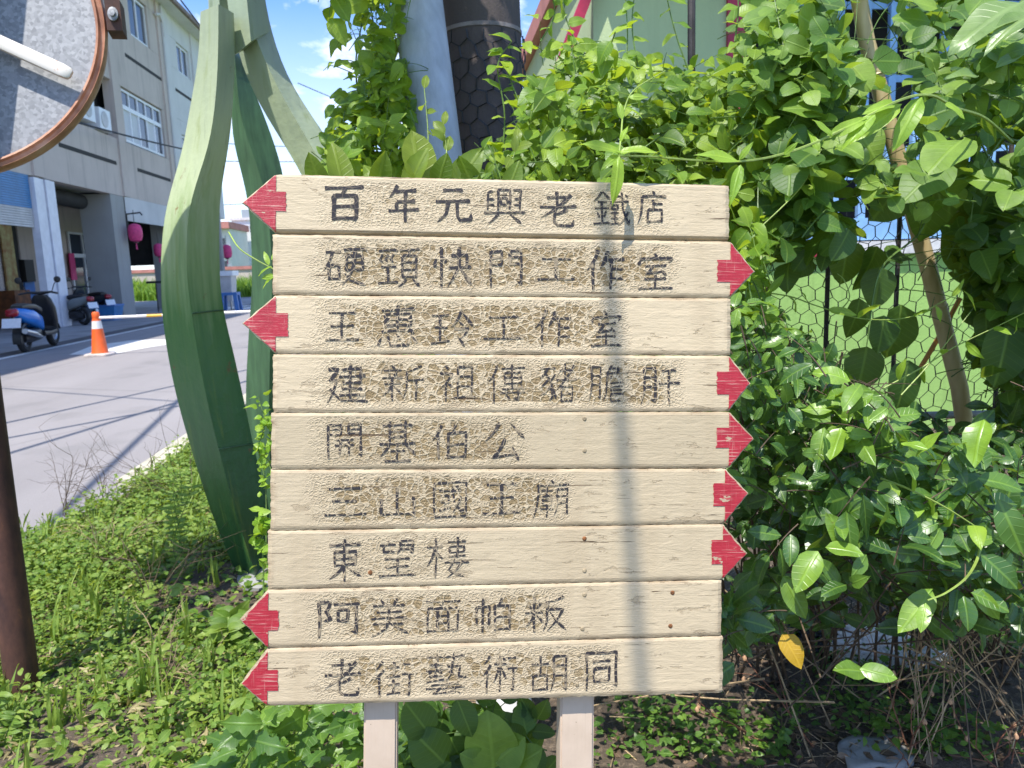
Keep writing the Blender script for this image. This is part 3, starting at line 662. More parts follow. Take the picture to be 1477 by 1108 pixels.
# ------------------------------------------------------------------ traffic mirror seen from behind, on its post
MQ = (-89.9, 37.6, 0.5075)
mc = P(MQ[0], MQ[1], 2.5); base = np.array([-1.475, 2.60, 0.0])
mir = thing('traffic_mirror', 'round convex street mirror seen from behind, galvanised back and rusty rim on brown post', 'traffic mirror', base)
face = nrm([.12, -.93, .2]); ax1 = nrm(np.cross((0, 0, 1), face)); ax2 = np.cross(face, ax1)
def disc_rings(prof, n=64):
    return [[mc + face * h + r * (ax1 * math.cos(2 * math.pi * j / n) + ax2 * math.sin(2 * math.pi * j / n)) for j in range(n)] for r, h in prof]
RM = MQ[2] - .012
MB().loops(disc_rings([(0.001, 0.0), (RM * .5, 0.002), (RM - .022, 0.004), (RM - .020, -0.03), (0.001, -0.07)]), False).build('dish', m_galv, mir, True)
rim = MB()
pr = [(RM - .022, 0.006), (RM - .018, 0.022), (RM - .010, 0.026), (RM - .006, 0.016), (RM + .004, 0.012), (RM + .010, 0.022), (RM + .014, 0.004), (RM + .006, -0.03), (RM - .020, -0.035), (RM - .022, 0.006)]
rim.loops(disc_rings(pr, 96), False).build('rim', m_rim, mir, True)
# welded bar across the back (white, rusty tip) and the second clamp
def onF(px, py, off):
    r_ = ray(px, py); return CAM + r_ * (((mc + face * off - CAM) @ face) / (r_ @ face))
a = onF(-60, 34, .055); b = onF(103, 108, .055)
d = nrm(b - a); up2 = nrm(np.cross(face, d))
br = MB(); rings = []
for q, k in ((a, 1.0), (b - d * .03, 1.0), (b - d * .008, .9), (b, .55)):
    rings.append([q + up2 * (.021 * k) * cu + face * (.012 * k) * cv for cu, cv in ((-1, -.7), (-.7, -1), (.7, -1), (1, -.7), (1, .7), (.7, 1), (-.7, 1), (-1, .7))])
br.loops(rings).build('back_bar', m_bar, mir, True)
cb = MB(); q = onF(167, 28, .01)
ex, ey = ax1, ax2
def obox(mb, c, ax, ay, az, hx, hy, hz):
    i = len(mb.v)
    for sx in (-1, 1):
        for sy in (-1, 1):
            for sz in (-1, 1): mb.v.append(tuple(c + ax * hx * sx + ay * hy * sy + az * hz * sz))
    for f in ((0, 1, 3, 2), (4, 6, 7, 5), (0, 4, 5, 1), (2, 3, 7, 6), (0, 2, 6, 4), (1, 5, 7, 3)): mb.f.append(tuple(i + k for k in f)); mb.mi.append(mb.cur)
sidev = nrm(np.cross(face, (0, 0, 1.0)))
obox(cb, q, -sidev, np.array([0, 0, 1.0]), face, .024, .050, .03); cbo = cb.build('clamp_box', m_rust, mir)
bl = MB(); qq = q + face * .031
bl.loops([[qq + face * h + r * (ax1 * math.cos(.524 * j) * .7 + ax2 * math.sin(.524 * j)) for j in range(12)] for r, h in ((.024, 0), (.024, .006), (.013, .008), (.013, .016), (.001, .017))]).build('bolt', m_galv, cbo, True)
top = base + np.array([-0.02, 0.10, 2.9])
MB().tube([base - np.array([0, 0, .1]), base + np.array([0, 0.02, 1.0]), top], [.052, .05, .048], 20).build('post', m_rust, mir, True)
MB().tube([mc - face * .05, mc - face * .12, base + np.array([-.01, .08, 2.25])], .02, 8).build('bracket_arm', m_rust, mir, True)

# ------------------------------------------------------------------ leaf sculpture
scu = thing('leaf_sculpture', 'tall green painted steel sculpture of curved leaf blades joined at the top', 'sculpture', (-0.85, 3.5, 0))
def interp(path, ys):
    path = sorted(path, key=lambda p: p[1]); return np.interp(ys, [p[1] for p in path], [p[0] for p in path])
def smooth_pts(a, k=3):
    for _ in range(k): a[1:-1] = 0.25 * a[:-2] + 0.5 * a[1:-1] + 0.25 * a[2:]
    return a
def blade(L_, M_, R_, YL, YM, YR, name='blade', n=46, mat=None):
    rings = []
    tt = np.linspace(0, 1, n)
    def samp(path):
        path = sorted(path, key=lambda p: p[1]); ys = np.linspace(path[0][1], path[-1][1], n)
        return np.stack([smooth_pts(np.interp(ys, [p[1] for p in path], [p[0] for p in path])), ys], 1)
    l, m, r = samp(L_), samp(M_), samp(R_)
    fy = lambda Y, t: Y(t) if callable(Y) else Y
    for k in range(n):
        t = tt[k]
        a = onY(*l[k], fy(YL, t)); b = onY(*m[k], fy(YM, t)); c = onY(*r[k], fy(YR, t))
        bk = a + c - b; bk[1] = max(a[1], c[1]) + 0.05
        rings.append([a, b, c, bk])
    o = MB().loops(rings).build(name, mat or m_blade, scu); 
    o.data.polygons.foreach_set('use_smooth', [True] * len(o.data.polygons)); o.data.set_sharp_from_angle(angle=R(35))
    return o
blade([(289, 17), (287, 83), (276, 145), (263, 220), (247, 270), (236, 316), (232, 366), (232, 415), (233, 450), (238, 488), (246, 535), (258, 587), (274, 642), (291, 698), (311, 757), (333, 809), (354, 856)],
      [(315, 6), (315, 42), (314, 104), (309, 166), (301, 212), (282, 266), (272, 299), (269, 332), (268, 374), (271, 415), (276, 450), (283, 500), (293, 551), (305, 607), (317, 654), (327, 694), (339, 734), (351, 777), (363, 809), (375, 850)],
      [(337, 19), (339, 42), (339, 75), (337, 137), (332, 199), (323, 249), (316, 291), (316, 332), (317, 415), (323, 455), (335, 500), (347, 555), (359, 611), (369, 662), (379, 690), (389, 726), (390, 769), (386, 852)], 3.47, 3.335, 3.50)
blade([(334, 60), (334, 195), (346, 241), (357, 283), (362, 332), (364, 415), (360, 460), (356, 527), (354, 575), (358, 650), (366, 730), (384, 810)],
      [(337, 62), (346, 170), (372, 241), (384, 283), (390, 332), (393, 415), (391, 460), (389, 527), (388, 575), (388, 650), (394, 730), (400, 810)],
      [(340, 60), (367, 133), (384, 174), (406, 237), (416, 300), (420, 415), (420, 527), (416, 650), (412, 730), (408, 810)], 4.02, 3.98, 4.05, mat=m_blade_shade_seam)
blade([(338, 20), (340, 70), (355, 108), (373, 150), (394, 183), (417, 220), (440, 260), (470, 330), (492, 420), (490, 520), (462, 640), (425, 760), (395, 850)],
      [(360, 10), (362, 40), (380, 83), (400, 125), (417, 158), (438, 191), (458, 226), (494, 300), (520, 420), (516, 520), (486, 640), (442, 760), (408, 850)],
      [(378, -30), (384, 10), (390, 42), (409, 100), (429, 137), (454, 174), (479, 208), (524, 300), (546, 420), (542, 520), (508, 640), (462, 760), (418, 850)], 3.62, 3.56, 3.68)
# upper shaft pieces that carry on above the joint
blade([(298, -160), (299, -60), (301, 30)], [(312, -160), (313, -60), (318, 34)], [(322, -160), (328, -60), (340, 30)], 3.62, 3.58, 3.66, n=8)
blade([(318, -160), (320, -60), (338, 80)], [(345, -160), (350, -60), (362, 60)], [(370, -160), (376, -60), (388, 46)], 3.55, 3.5, 3.62, n=8)
for pa_, pb_ in (((277, 452, 3.328), (322, 447, 3.492)), ((316, 648, 3.328), (365, 640, 3.492))):
    MB().tube([onY(*pa_), onY(*pb_)], .0035, 6).build('weld_seam', m_blade_shade_seam, scu)
pb = MB(); q = G(372, 862); pb.lathe([(0.0, 0.0), (.17, 0), (.17, .06), (.15, .075), (0, .075)], (q[0] + .06, q[1] + .12, 0), 24); pb.build('footing', m_rock, scu, True)

# ------------------------------------------------------------------ poles behind the sign
gp = thing('leaning_pole', 'pale grey steel pole leaning behind the sign', 'pole', (.15, 1.96, 0))
ga = np.array([0.15, 1.98, -.05]); gb = np.array([-0.01, 2.89, 2.33]); gd = (gb - ga) / 2.38
MB().tube([ga, ga + gd * 1.0, ga + gd * 2.4, ga + gd * 4.6], [.078, .082, .088, .088], 28).build('shaft', m_gpole, gp, True)
MB().tube([ga + gd * .06, ga + gd * .56], [.0800, .0815], 28).build('painted_foot', m_white, gp, True)
upl = thing('utility_pole', 'dark stained concrete utility pole wrapped with wire mesh behind the grey pole', 'utility pole', (.225, 3.12, 0))
MB().lathe([(.166, -.1), (.16, 1.0), (.155, 2.0), (.145, 4.5), (.13, 8.3), (0.001, 8.3)], (.225, 3.12, 0), 32).build('shaft', m_pole, upl, True)
zr = onY(700, 30, 2.95)[2]
MB().lathe([(.150, zr - .010), (.1575, zr - .009), (.1575, zr + .005), (.150, zr + .008)], (.225, 3.12, 0), 32, ends=False).build('cement_ring', m_ring, upl, True)
def hexnet(fn, w, h, cell, rad, n=3):
    """chicken wire over a w x h sheet; fn maps (u, v) to a point"""
    mb = MB(); s = cell / math.sqrt(3); dx = cell; dy = 1.5 * s; nodes = {}
    for j in range(int(h / dy) + 1):
        for i in range(int(w / dx) + 1):
            x = i * dx + (dx / 2 if j % 2 else 0); y = j * dy
            jit = lambda: random.uniform(-.06, .06) * cell
            nodes[(i, j, 0)] = (x, y, ); nodes[(i, j, 1)] = (x, y + s)
    P_ = {k: fn(v[0] + random.uniform(-.11, .11) * cell, v[1] + random.uniform(-.11, .11) * cell) for k, v in nodes.items()}
    ed = []
    for (i, j, t) in nodes:
        if t == 0: ed.append(((i, j, 0), (i, j, 1)))
        else:
            o_ = 0 if j % 2 else -1
            for k in (i + o_, i + o_ + 1):
                if (k, j + 1, 0) in nodes: ed.append(((i, j, 1), (k, j + 1, 0)))
    for a_, b_ in ed:
        pa, pb_ = P_[a_], P_[b_]
        if pa is None or pb_ is None: continue
        mb.tube([pa, pb_], rad * (1.5 if a_[2] == 0 else 1.0), n)
    return mb
hexnet(lambda u, v: np.array([.225 + .166 * math.cos(u / .166), 3.12 + .166 * math.sin(u / .166), 1.2 + v]) if 1.2 + v < zr - .01 else None, 1.043, 1.4, .0652, .0022).build('wire_wrap', m_wire, upl)
for zz_, rr_ in ((2.9, .0),): pass

# ------------------------------------------------------------------ wire fence, bamboo, pipe
fen = thing('wire_fence', 'black hexagonal wire mesh fence on thin dark rods behind the shrubs', 'fence', (1.3, 2.4, 0))
FY = 2.42
hexnet(lambda u, v: np.array([0.50 + u, FY + .03 * math.sin(u * 3 + v * 2), .02 + v + .022 * math.sin(u * 5 + v) + .012 * math.sin(u * 11 + v * 6)]), 2.9, 1.78, .050, .0014).build('mesh', m_wire, fen)
for px, py, r_, hh in ((996, 120, .012, 2.7), (1291, 450, .008, 1.75), (1194, 350, .008, 1.7), (1440, 500, .008, 1.75), (1700, 500, .008, 1.75)):
    q = onY(px, py, FY + .02); MB().tube([(q[0], FY + .022, -.05), (q[0] + .005, FY + .022, hh)], r_, 8).build('post', m_rod, fen, True)
a, b = onY(1060, 606, FY - .03), onY(1500, 595, FY - .03)
MB().tube([a - (b - a) * 0.9, a, b, b + (b - a) * .3], .013, 10).build('rail', m_pipe, fen, True)
bq = [onY(1228, -60, 2.24), onY(1250, 60, 2.25), onY(1292, 215, 2.26), onY(1340, 390, 2.27), onY(1384, 560, 2.28)]
g_ = bq[-1] + (bq[-1] - bq[-2]) * 1.6; g_[2] = -.03; bq = [bq[0] + (bq[0] - bq[1]) * 2] + bq + [g_]
bam = thing('bamboo_pole', 'tan bamboo pole leaning against the wire fence among large leaves', 'bamboo pole', tuple(g_))
MB().tube(bq, [.022, .0225, .023, .024, .025, .026, .026], 14).build('cane', m_bamboo, bam, True)
for t_k in range(5):
    for f_ in (.3,):
        q = bq[t_k] * (1 - f_) + bq[t_k + 1] * f_; dd = nrm(bq[t_k + 1] - bq[t_k])
        MB().tube([q - dd * .005, q, q + dd * .005], [.0235, .0285, .0245], 14).build('node_ring', m_bamboo, bam, True)
os_ = thing('orange_stick', 'thin orange stick leaning on the fence beside the bamboo pole', 'stick', tuple(onY(1330, 520, 2.36)))
MB().tube([onY(1385, 430, 2.36), onY(1358, 480, 2.37), onY(1322, 540, 2.38), onY(1290, 600, 2.38)], .008, 8).build('rod', simple('orange_rod', (.55, .23, .05), .6), os_, True)

# ------------------------------------------------------------------ green house behind the fence
gh = thing('green_house', 'lime green house with blue window grille and red trim behind the fence', 'house', (3.4, 6.5, 0))
GY = 5.5
xw0 = onY(1062, 200, GY)[0]; zl = 1.37
xl0 = onY(830, 0, GY)[0]
w = MB(); w.box(xl0, 7.6, GY, GY + .2, -.1, zl); w.build('wall', m_lime, gh)
w = MB(); w.box(xl0 + .12, xw0, GY, GY + .2, zl + .1, 3.6); w.build('wall_panel', m_palegreen, gh)
w = MB(); w.box(xw0 + .02, 7.5, GY + .5, GY + 3.7, zl + .1, 3.59); w.build('room', m_dark, gh)
w = MB(); w.box(xl0 + .13, xl0 + .33, GY + .21, GY + 4, -.1, 3.6).box(7.4, 7.6, GY + .21, GY + 4, -.1, 3.6).box(xl0 + .34, 7.39, GY + 3.8, GY + 4, -.1, 3.6); w.build('side_wall', m_palegreen, gh)
w = MB(); w.box(xw0, 7.6, GY, GY + .2, 3.32, 3.6); w.build('lintel_wall', m_palegreen, gh)
w = MB(); w.box(xl0, 3.02, GY - .05, GY + .2, zl + .003, zl + .098); w.build('red_ledge', m_redtrim, gh)
w = MB(); w.box(3.022, 7.6, GY - .06, GY + .19, zl + .003, zl + .10); w.build('sill', m_sill, gh)
w = MB()
a, b = onY(856, -30, GY - .05), onY(806, 100, GY - .05)
obox(w, (a + b) / 2, nrm(b - a), np.array([0, 1., 0]), np.cross(nrm(b - a), (0, 1., 0)), np.linalg.norm(b - a) * .62, .04, .035); w.build('red_gutter', m_redtrim, gh)
w = MB(); w.box(xw0 - .08, xw0 + .05, GY - .03, GY - .003, zl + .11, 3.5); w.build('red_column', m_redtrim, gh)
grl = MB()
for k in range(20):
    x = xw0 + .52 + k * .2; grl.box(x, x + .055, GY - .02, GY + .02, zl + .11, 3.31)
for z in (zl + .17, zl + .55, 2.1, 2.6, 3.1): grl.box(xw0 + .06, 7.5, GY + .022, GY + .04, z, z + .05)
go = grl.build('window_grille', m_bluebar, gh)
w = MB(); w.box(onY(1192, 300, GY)[0], 5.2, GY - .03, GY - .021, zl + .11, zl + .27); w.build('blue_panel', m_bluebar, gh)
w = MB(); w.box(xl0 + .05, 8.0, GY - .5, GY + 4.3, 3.62, 3.8); w.build('roof', m_pinkroof, gh)

# ------------------------------------------------------------------ arcade building on the left
FX = -11.5
bld = thing('arcade_building', 'three storey cream shophouse row with ground floor arcade across the street', 'building', (-14, 31, 0))
def fbox(name, y0, y1, z0, z1, mat, x0=FX - .3, x1=FX, parent=None):
    return MB().box(x0, x1, y0, y1, z0, z1).build(name, mat, bld if parent is None else parent)
Y0, YS, Y1 = 0.0, 37.3, 45.0
# body behind everything
MB().box(-20, -15.2, Y0, 36.2, 0, 13.2).box(-15.2, -12.61, Y0, Y1, 4.7, 13.2).box(-20, -15.2, 36.2, Y1, 4.7, 13.2).build('building_body', m_wall, bld)
fbox('arcade_ceiling', Y0, Y1, 4.5, 4.69, m_col, -15.2, FX - .32)
lw = m_wall
fbox('facade_band', Y0, YS - .1, 4.45, 6.55, lw)
fbox('facade_band', Y0, YS - .1, 8.65, 10.95, lw)
fbox('facade_band', Y0, YS - .1, 12.7, 13.3, lw)
fbox('facade_band', YS + .1, Y1, 4.45, 6.55, m_wall2); fbox('facade_band', YS + .1, Y1, 8.65, 10.95, m_wall2); fbox('facade_band', YS + .1, Y1, 12.3, 13.3, m_wall2)
for y0, y1 in ((30.95, 31.55), (36.75, 37.18), (24.3, 24.9), (37.42, 38.2), (41.6, 45.0)):
    fbox('pilaster', y0, y1, 4.46, 13.29, lw if y0 < 37.3 else m_wall2, FX - .305, FX + .07)
pp = MB(); pp.tube([(FX + .08, 37.3, 4.3), (FX + .08, 37.3, 13.2)], .07, 8); pp.build('drain_pipe', m_wall2, bld, True)
pp = MB(); pp.tube([(FX + .12, 36.5, 12.6), (FX + .12, 37.0, 12.75), (FX + .12, 37.3, 12.5), (FX + .12, 37.3, 11.9)], .06, 8); pp.build('gutter_elbow', m_wall2, bld, True)
for y0, y1, z in ((32.7, 37.1 - .3, 9.97), (32.7, 36.6, 5.64), (26.2, 30.66, 5.62), (26.2, 30.66, 9.97), (38.6, 41.4, 9.97), (38.6, 41.4, 5.64)):
    fbox('slot', y0, y1, z - .07, z + .07, m_slit, FX - .02, FX + .006)
# eave
MB().box(-15, FX + .75, Y0, 46, 13.32, 13.5).build('eave', m_tile, bld)
MB().box(-15, FX + .6, Y0, 46, 13.27, 13.315).build('soffit', m_wall2, bld)
# window on the first floor
def window(y0, y1, z0, z1, nv, split, glassmat, fm=m_upvc, x=FX - .12):
    fr = MB(); k = .09
    fr.box(x - .04, x + .04, y0, y1, z0, z0 + k).box(x - .04, x + .04, y0, y1, z1 - k, z1)
    for i in range(nv + 1):
        yy = y0 + (y1 - y0 - k) * i / nv; fr.box(x - .039, x + .038, yy, yy + k, z0 + k, z1 - k)
    if split:
        zs = z0 + (z1 - z0) * split; fr.box(x - .038, x + .045, y0 + k, y1 - k, zs, zs + .16)
    o = fr.build('window', fm, bld)
    for i in range(nv):
        ya = y0 + k + (y1 - y0 - k) * i / nv; yb = ya + (y1 - y0 - k) / nv - k
        if split:
            MB().box(x - .02, x - .012, ya, yb, z0 + k, zs).build('pane', glassmat[i % len(glassmat)], o)
            MB().box(x - .02, x - .012, ya, yb, zs + .16, z1 - k).build('pane', m_glass, o)
        else: MB().box(x - .02, x - .012, ya, yb, z0 + k, z1 - k).build('pane', glassmat[i % len(glassmat)], o)
    return o
window(31.9, 36.4, 6.62, 8.6, 5, .62, [m_curtain, m_curtain, m_glass, m_curtain, m_glass])
fbox('window_reveal', 36.42, 36.74, 6.56, 8.64, lw); fbox('window_reveal', 31.56, 31.88, 6.56, 8.64, lw)
MB().box(FX - .8, FX - .6, 31.0, 37, 6.5, 8.7).build('window_backing', m_dark, bld)
window(33.6, 35.7, 10.98, 12.65, 2, 0, [m_glass]); fbox('wall_panel', 31.56, 33.58, 10.96, 12.69, lw); fbox('wall_panel', 35.72, 36.74, 10.96, 12.69, lw)
window(25.5, 27.6, 10.98, 12.65, 2, 0, [m_glass]); fbox('wall_panel', 24.9, 25.48, 10.96, 12.69, lw); fbox('wall_panel', 27.62, 30.94, 10.96, 12.69, lw)
window(39.4, 41.2, 10.4 + .56, 12.28, 2, 0, [m_glass]); fbox('wall_panel', 38.2, 39.38, 10.96, 12.29, m_wall2); fbox('wall_panel', 41.22, 41.58, 10.96, 12.29, m_wall2)
window(38.9, 40.6, 6.6, 8.0, 2, 0, [m_glass, m_curtain]); fbox('wall_panel', 38.2, 38.88, 6.56, 8.64, m_wall2); fbox('wall_panel', 40.62, 41.58, 6.56, 8.64, m_wall2); fbox('wall_panel', 38.89, 40.61, 8.02, 8.64, m_wall2)
fbox('wall_panel', Y0, 24.28, 6.56, 8.64, lw); fbox('wall_panel', Y0, 24.28, 10.96, 12.69, lw)
# recessed loggia of the left bay with air conditioners
MB().box(FX - 1.25, FX - 1.1, 24.9, 30.95, 6.5, 8.7).build('loggia_wall', m_wall, bld)
MB().box(FX - 1.09, FX - 1.05, 27.6, 29.6, 6.6, 8.5).build('loggia_door', m_dark, bld)
for yy, z in ((28.0, 6.75), (29.3, 6.62)):
    ac = MB(); ac.box(FX - .35, FX + .12, yy, yy + .95, z, z + .75)
    o = ac.build('air_conditioner', m_upvc, bld)
    MB().lathe([(.28, 0), (.28, .02), (.05, .025), (.001, .03)], (FX + .121, yy + .4, z + .38), 16, 'X').build('fan_grille', m_greysh, o)
# arcade pillars
for y0, y1 in ((29.75, 30.95), (20.0, 21.0), (10.5, 11.5), (1.0, 2.0), (36.6, 37.4)):
    fbox('pillar', y0, y1, 0, 4.44, m_col, FX - 1.1, FX - .003)
# folded white shutter posts
q0 = onX(50, 330, FX)[1]
fp = MB()
for k in range(4):
    fp.box(FX - .12, FX + .10 - .04 * (k % 2), q0 + .1 + k * .34, q0 + .40 + k * .34, 0, 4.4)
fp.build('shutter_post', m_lilac, bld)
# blue roller shutter, half lowered, over the dim shop
sh = MB(); nsl = 22
for k in range(nsl):
    z0 = 2.95 + k * (1.5 / nsl); sh.cur = 1 if k < 8 else 0
    sh.box(FX - .1, FX - .05 + .03, 19.5, q0 + .05, z0 + .012, z0 + 1.5 / nsl)
sh.build('roller_shutter', [m_bluesh, m_greysh], bld)
MB().box(-15.1, -15.0, 19.5, 30, 0, 4.4).build('shop_wall', m_dark, bld)
MB().box(-14.6, -14.0, 21.2, 27.4, 0, 4.4).build('shop_partition', m_wall, bld)
a = onX(2, 345, -13.9); b = onX(21, 430, -13.9)
MB().box(-13.95, -13.9, min(a[1], b[1]), max(a[1], b[1]) + .4, 1.0, 3.4).build('poster', m_poster, bld)
a = onX(36, 392, -13.9); MB().box(-13.95, -13.75, a[1] - .25, a[1] + .35, a[2] - .35, a[2] + .4).build('mail_box', m_black, bld)
a = onX(42, 414, -13.9); MB().box(-13.95, -13.9, a[1] - .25, a[1] + .4, a[2] - .5, a[2] + .35).build('notice', m_bluesign, bld)
a = onX(17, 425, -13.7); MB().box(-13.8, -13.2, a[1] - .8, a[1] + .15, 0, 1.15).build('cabinet', m_wood, bld)
# inner doorway of the arcade: pale frame with dark panes, at the back wall facing the street
MB().box(-15.19, -15.05, 30.2, 36.2, 0, 4.4).build('arcade_back_wall', m_wall, bld)
o = MB()
ya, yb = onX(104, 400, -15.0)[1], onX(158, 400, -15.0)[1]
ya, yb = min(ya, yb), max(ya, yb)
window(ya, yb, 0.1, 3.4, 3, .68, [m_glass], m_upvc, -14.98)
a, b = onX(68, 400, -14.9)[1], onX(93, 400, -14.9)[1]
MB().box(-15.0, -14.95, min(a, b), max(a, b), 0, 3.6).build('dark_doorway', m_dark, bld)
a = onX(105, 383, -14.9); MB().box(-14.94, -14.9, a[1] - .2, a[1] + .25, a[2] - .6, a[2] + .5).build('red_strip', m_pinkl, bld)
# rolled canvas under the ceiling
MB().tube([(FX - .9, 25.5, 4.2), (FX - .9, 29.4, 4.15)], .26, 12).build('rolled_canvas', m_dark, bld, True)
# corrugated canopy of the next bay and dark passage behind
cor = MB(); ring = []
for k in range(60):
    y = 31.0 + k * .095; x_ = .035 * (1 if k % 2 else -1); ring.append((y, x_))
cor.loops([[(FX + .05 + x_, y, 4.44) for y, x_ in ring], [(FX + .05 + x_, y, 3.55) for y, x_ in ring]], False, False).build('corrugated_canopy', m_wall2, bld)
MB().box(-15.1, -14.9, 36.3, 36.5, 0, 4.4).box(FX - 3.3, FX - .4, 36.8, 36.9, 1.95, 4.4).build('dark_passage_panel', m_dark, bld)
hk = MB(); hk.tube([(FX + .02, 31.0, 3.2), (FX + .02, 31.0, 3.8), (FX + .5, 31.1, 3.85), (FX + .55, 31.1, 3.75)], .035, 6).build('lamp_hook', m_black, bld, True)

# lanterns
def lantern(p, h, label):
    l = thing('lantern', label, 'lantern', p, 'pink lanterns hanging along the arcade'); r = h * .36
    MB().lathe([(.3 * r, -h / 2), (.8 * r, -h * .42), (r, -h * .22), (1.03 * r, 0), (r, h * .22), (.8 * r, h * .42), (.3 * r, h / 2)], p, 18).build('shade', m_pinkl, l, True)
    MB().lathe([(.32 * r, -h * .55), (.32 * r, -h * .49)], p, 12).build('cap', m_black, l)
    MB().tube([np.array(p) + (0, 0, h * .5), np.array(p) + (0, 0, h * .5 + .5)], .012, 5).build('cord', m_black, l)
    MB().tube([np.array(p) - (0, 0, h * .55), np.array(p) - (0, 0, h * .9)], [.02, .035], 6).build('tassel', m_pinkl, l)
lantern(tuple(onX(195, 336, FX + .35)), .68, 'pink paper lantern hanging beside the grey arcade pillar')
lantern(tuple(onX(229, 361, FX + .2)), .55, 'red pink lantern half hidden by the near edge of the green sculpture')
lantern(tuple(onX(327, 363, -11.3)), .75, 'pink lantern seen in the gap right of the green sculpture leaf')
st_ = thing('small_stand', 'thin black stand with small tray in the arcade before the grass', 'stand', tuple(G(229, 452)))
q = G(229, 450); MB().tube([q, q + (0, 0, 1.15)], .025, 6).build('leg', m_black, st_); MB().box(q[0] - .3, q[0] + .3, q[1] - .2, q[1] + .2, 1.16, 1.25).build('tray', m_black, st_)

# ------------------------------------------------------------------ distance: field, wall, houses
def grass(name, n, xr, yr, hr, mat, wid=.05, cover=None):
    x = rng.uniform(*xr, n); y = rng.uniform(*yr, n); h = rng.uniform(*hr, n) * (0.7 + 0.6 * np.sin(x * 1.3 + 1) ** 2 * np.sin(y * .7) ** 2 + .2)
    a = rng.uniform(0, 6.28, n); lx = rng.normal(0, .3, n) * h; ly = rng.normal(0, .3, n) * h
    w_ = wid * rng.uniform(.6, 1.4, n); V_ = np.zeros((n, 5, 3))
    ca, sa = np.cos(a) * w_, np.sin(a) * w_
    for k, (f, s) in enumerate(((0, -1), (0, 1), (.55, -.8), (.55, .8), (1, 0))):
        V_[:, k, 0] = x + ca * s + lx * f * f; V_[:, k, 1] = y + sa * s + ly * f * f; V_[:, k, 2] = h * f * (1 - .12 * f) - .03
    me = bpy.data.meshes.new(name); base = np.arange(n)[:, None] * 5
    fs = [tuple(r_) for r_ in (base + [0, 1, 3, 2])] + [tuple(r_) for r_ in (base + [2, 3, 4])]
    me.from_pydata(V_.reshape(-1, 3).tolist(), [], fs); me.materials.append(mat)
    me.uv_layers.new(name='UVMap'); tn = np.repeat(rng.uniform(0, 1, n), 5)
    me.attributes.new('tint', 'FLOAT', 'POINT').data.foreach_set('value', tn)
    o = bpy.data.objects.new(name, me); COL.objects.link(o); return o
m_grass = leaf_mat('field_grass_blade', (0.06, 0.14, 0.02), (0.14, 0.27, 0.03), (0.28, 0.42, 0.06), 0.4, 0.6)
g = grass('field_grass', 16000, (-27, -4), (49.5, 60), (.5, 1.35), m_grass, .06); g['kind'] = 'stuff'; tag(g, 'tall bright green grass in the empty lot beyond the street', 'grass')
fw = thing('brick_wall', 'low reddish wall at the far edge of the grass lot', 'wall', (-16, 61, 0))
MB().box(-30, 5, 61, 61.3, 0, 1.75).build('wall', m_wall, fw); MB().box(-30, 5, 60.9, 61.4, 1.752, 2.0).build('coping', m_pinkroof, fw)
wh = thing('white_house', 'plain white block of a house with small windows beyond the grass lot', 'house', (-20, 97, 0))
xa, xb = onY(333, 312, 95)[0], onY(363, 312, 95)[0]
zt_ = onY(345, 318, 95)[2]
MB().box(xa, xb + 6, 95, 103, 0, zt_).build('wall', m_farw, wh)
for px, py in ((344, 328), (346, 347), (364, 330)):
    q = onY(px, py, 94.97); MB().box(q[0] - .28, q[0] + .28, 94.93, 94.997, q[2] - .4, q[2] + .4).build('window', m_glass, wh)
MB().box(xa - .2, xb + 6.2, 94.8, 103.2, zt_ + .003, zt_ + .3).build('roof', m_sill, wh)
MB().box(xa + 1, xa + 2.4, 96, 97.4, zt_ + .302, zt_ + 1.3).build('roof_tank', m_chrome, wh)
ph = thing('pink_roof_house', 'far house with faded red roof and dark balconies next to the white block', 'house', (-25, 88, 0))
xa, xb = onY(300, 340, 86)[0], onY(331, 340, 86)[0]; zt_ = onY(322, 330, 86)[2]
MB().box(xa, xb, 86, 94, 0, zt_).build('wall', m_wall2, ph); MB().box(xa - .3, xb + .2, 85.3, 94.3, zt_ + .003, zt_ + .7).build('roof', m_pinkroof, ph)
for dz in (2.0, 4.4): MB().box(xb - 2.2, xb - .1, 85.1, 85.997, zt_ - dz - .6, zt_ - dz).build('balcony', m_wall, ph)
for dz in (1.2, 3.6): MB().box(xb - 1.7, xb - .5, 85.95, 85.998, zt_ - dz - .7, zt_ - dz + .2).build('window', m_glass, ph)
lp = thing('street_post', 'plain grey post at the street corner beyond the arcade', 'post', (-11.2, 42.6, 0)); q = onX(319, 370, -11.2)
MB().tube([(q[0], q[1], 0), (q[0], q[1], 5.0)], .14, 10).build('shaft', m_col, lp, True)
bn = thing('white_bin', 'white lidded bin standing at the corner beyond the arcade', 'bin', tuple(G(327, 446)))
q = G(326, 447); MB().loops([[(q[0] + .42 * k * c, q[1] + .42 * k * s, z) for c, s in ((-1, -1), (1, -1), (1, 1), (-1, 1))] for z, k in ((.35, .85), (1.35, 1.0))]).build('body', m_greysh, bn)
MB().box(q[0] - .5, q[0] + .5, q[1] - .5, q[1] + .5, 1.353, 1.55).build('lid', m_upvc, bn)
for sx in (-1, 1):
    for sy in (-1, 1): MB().tube([(q[0] + sx * .3, q[1] + sy * .3, 0), (q[0] + sx * .3, q[1] + sy * .3, .35)], .04, 6).build('leg', m_chrome, bn)
bs = thing('blue_stool', 'dark blue plastic stool beside the white bin', 'stool', tuple(G(334, 448))); q = G(334, 449)
MB().box(q[0] - .32, q[0] + .32, q[1] - .3, q[1] + .3, .62, .72).build('seat', m_bluesign, bs)
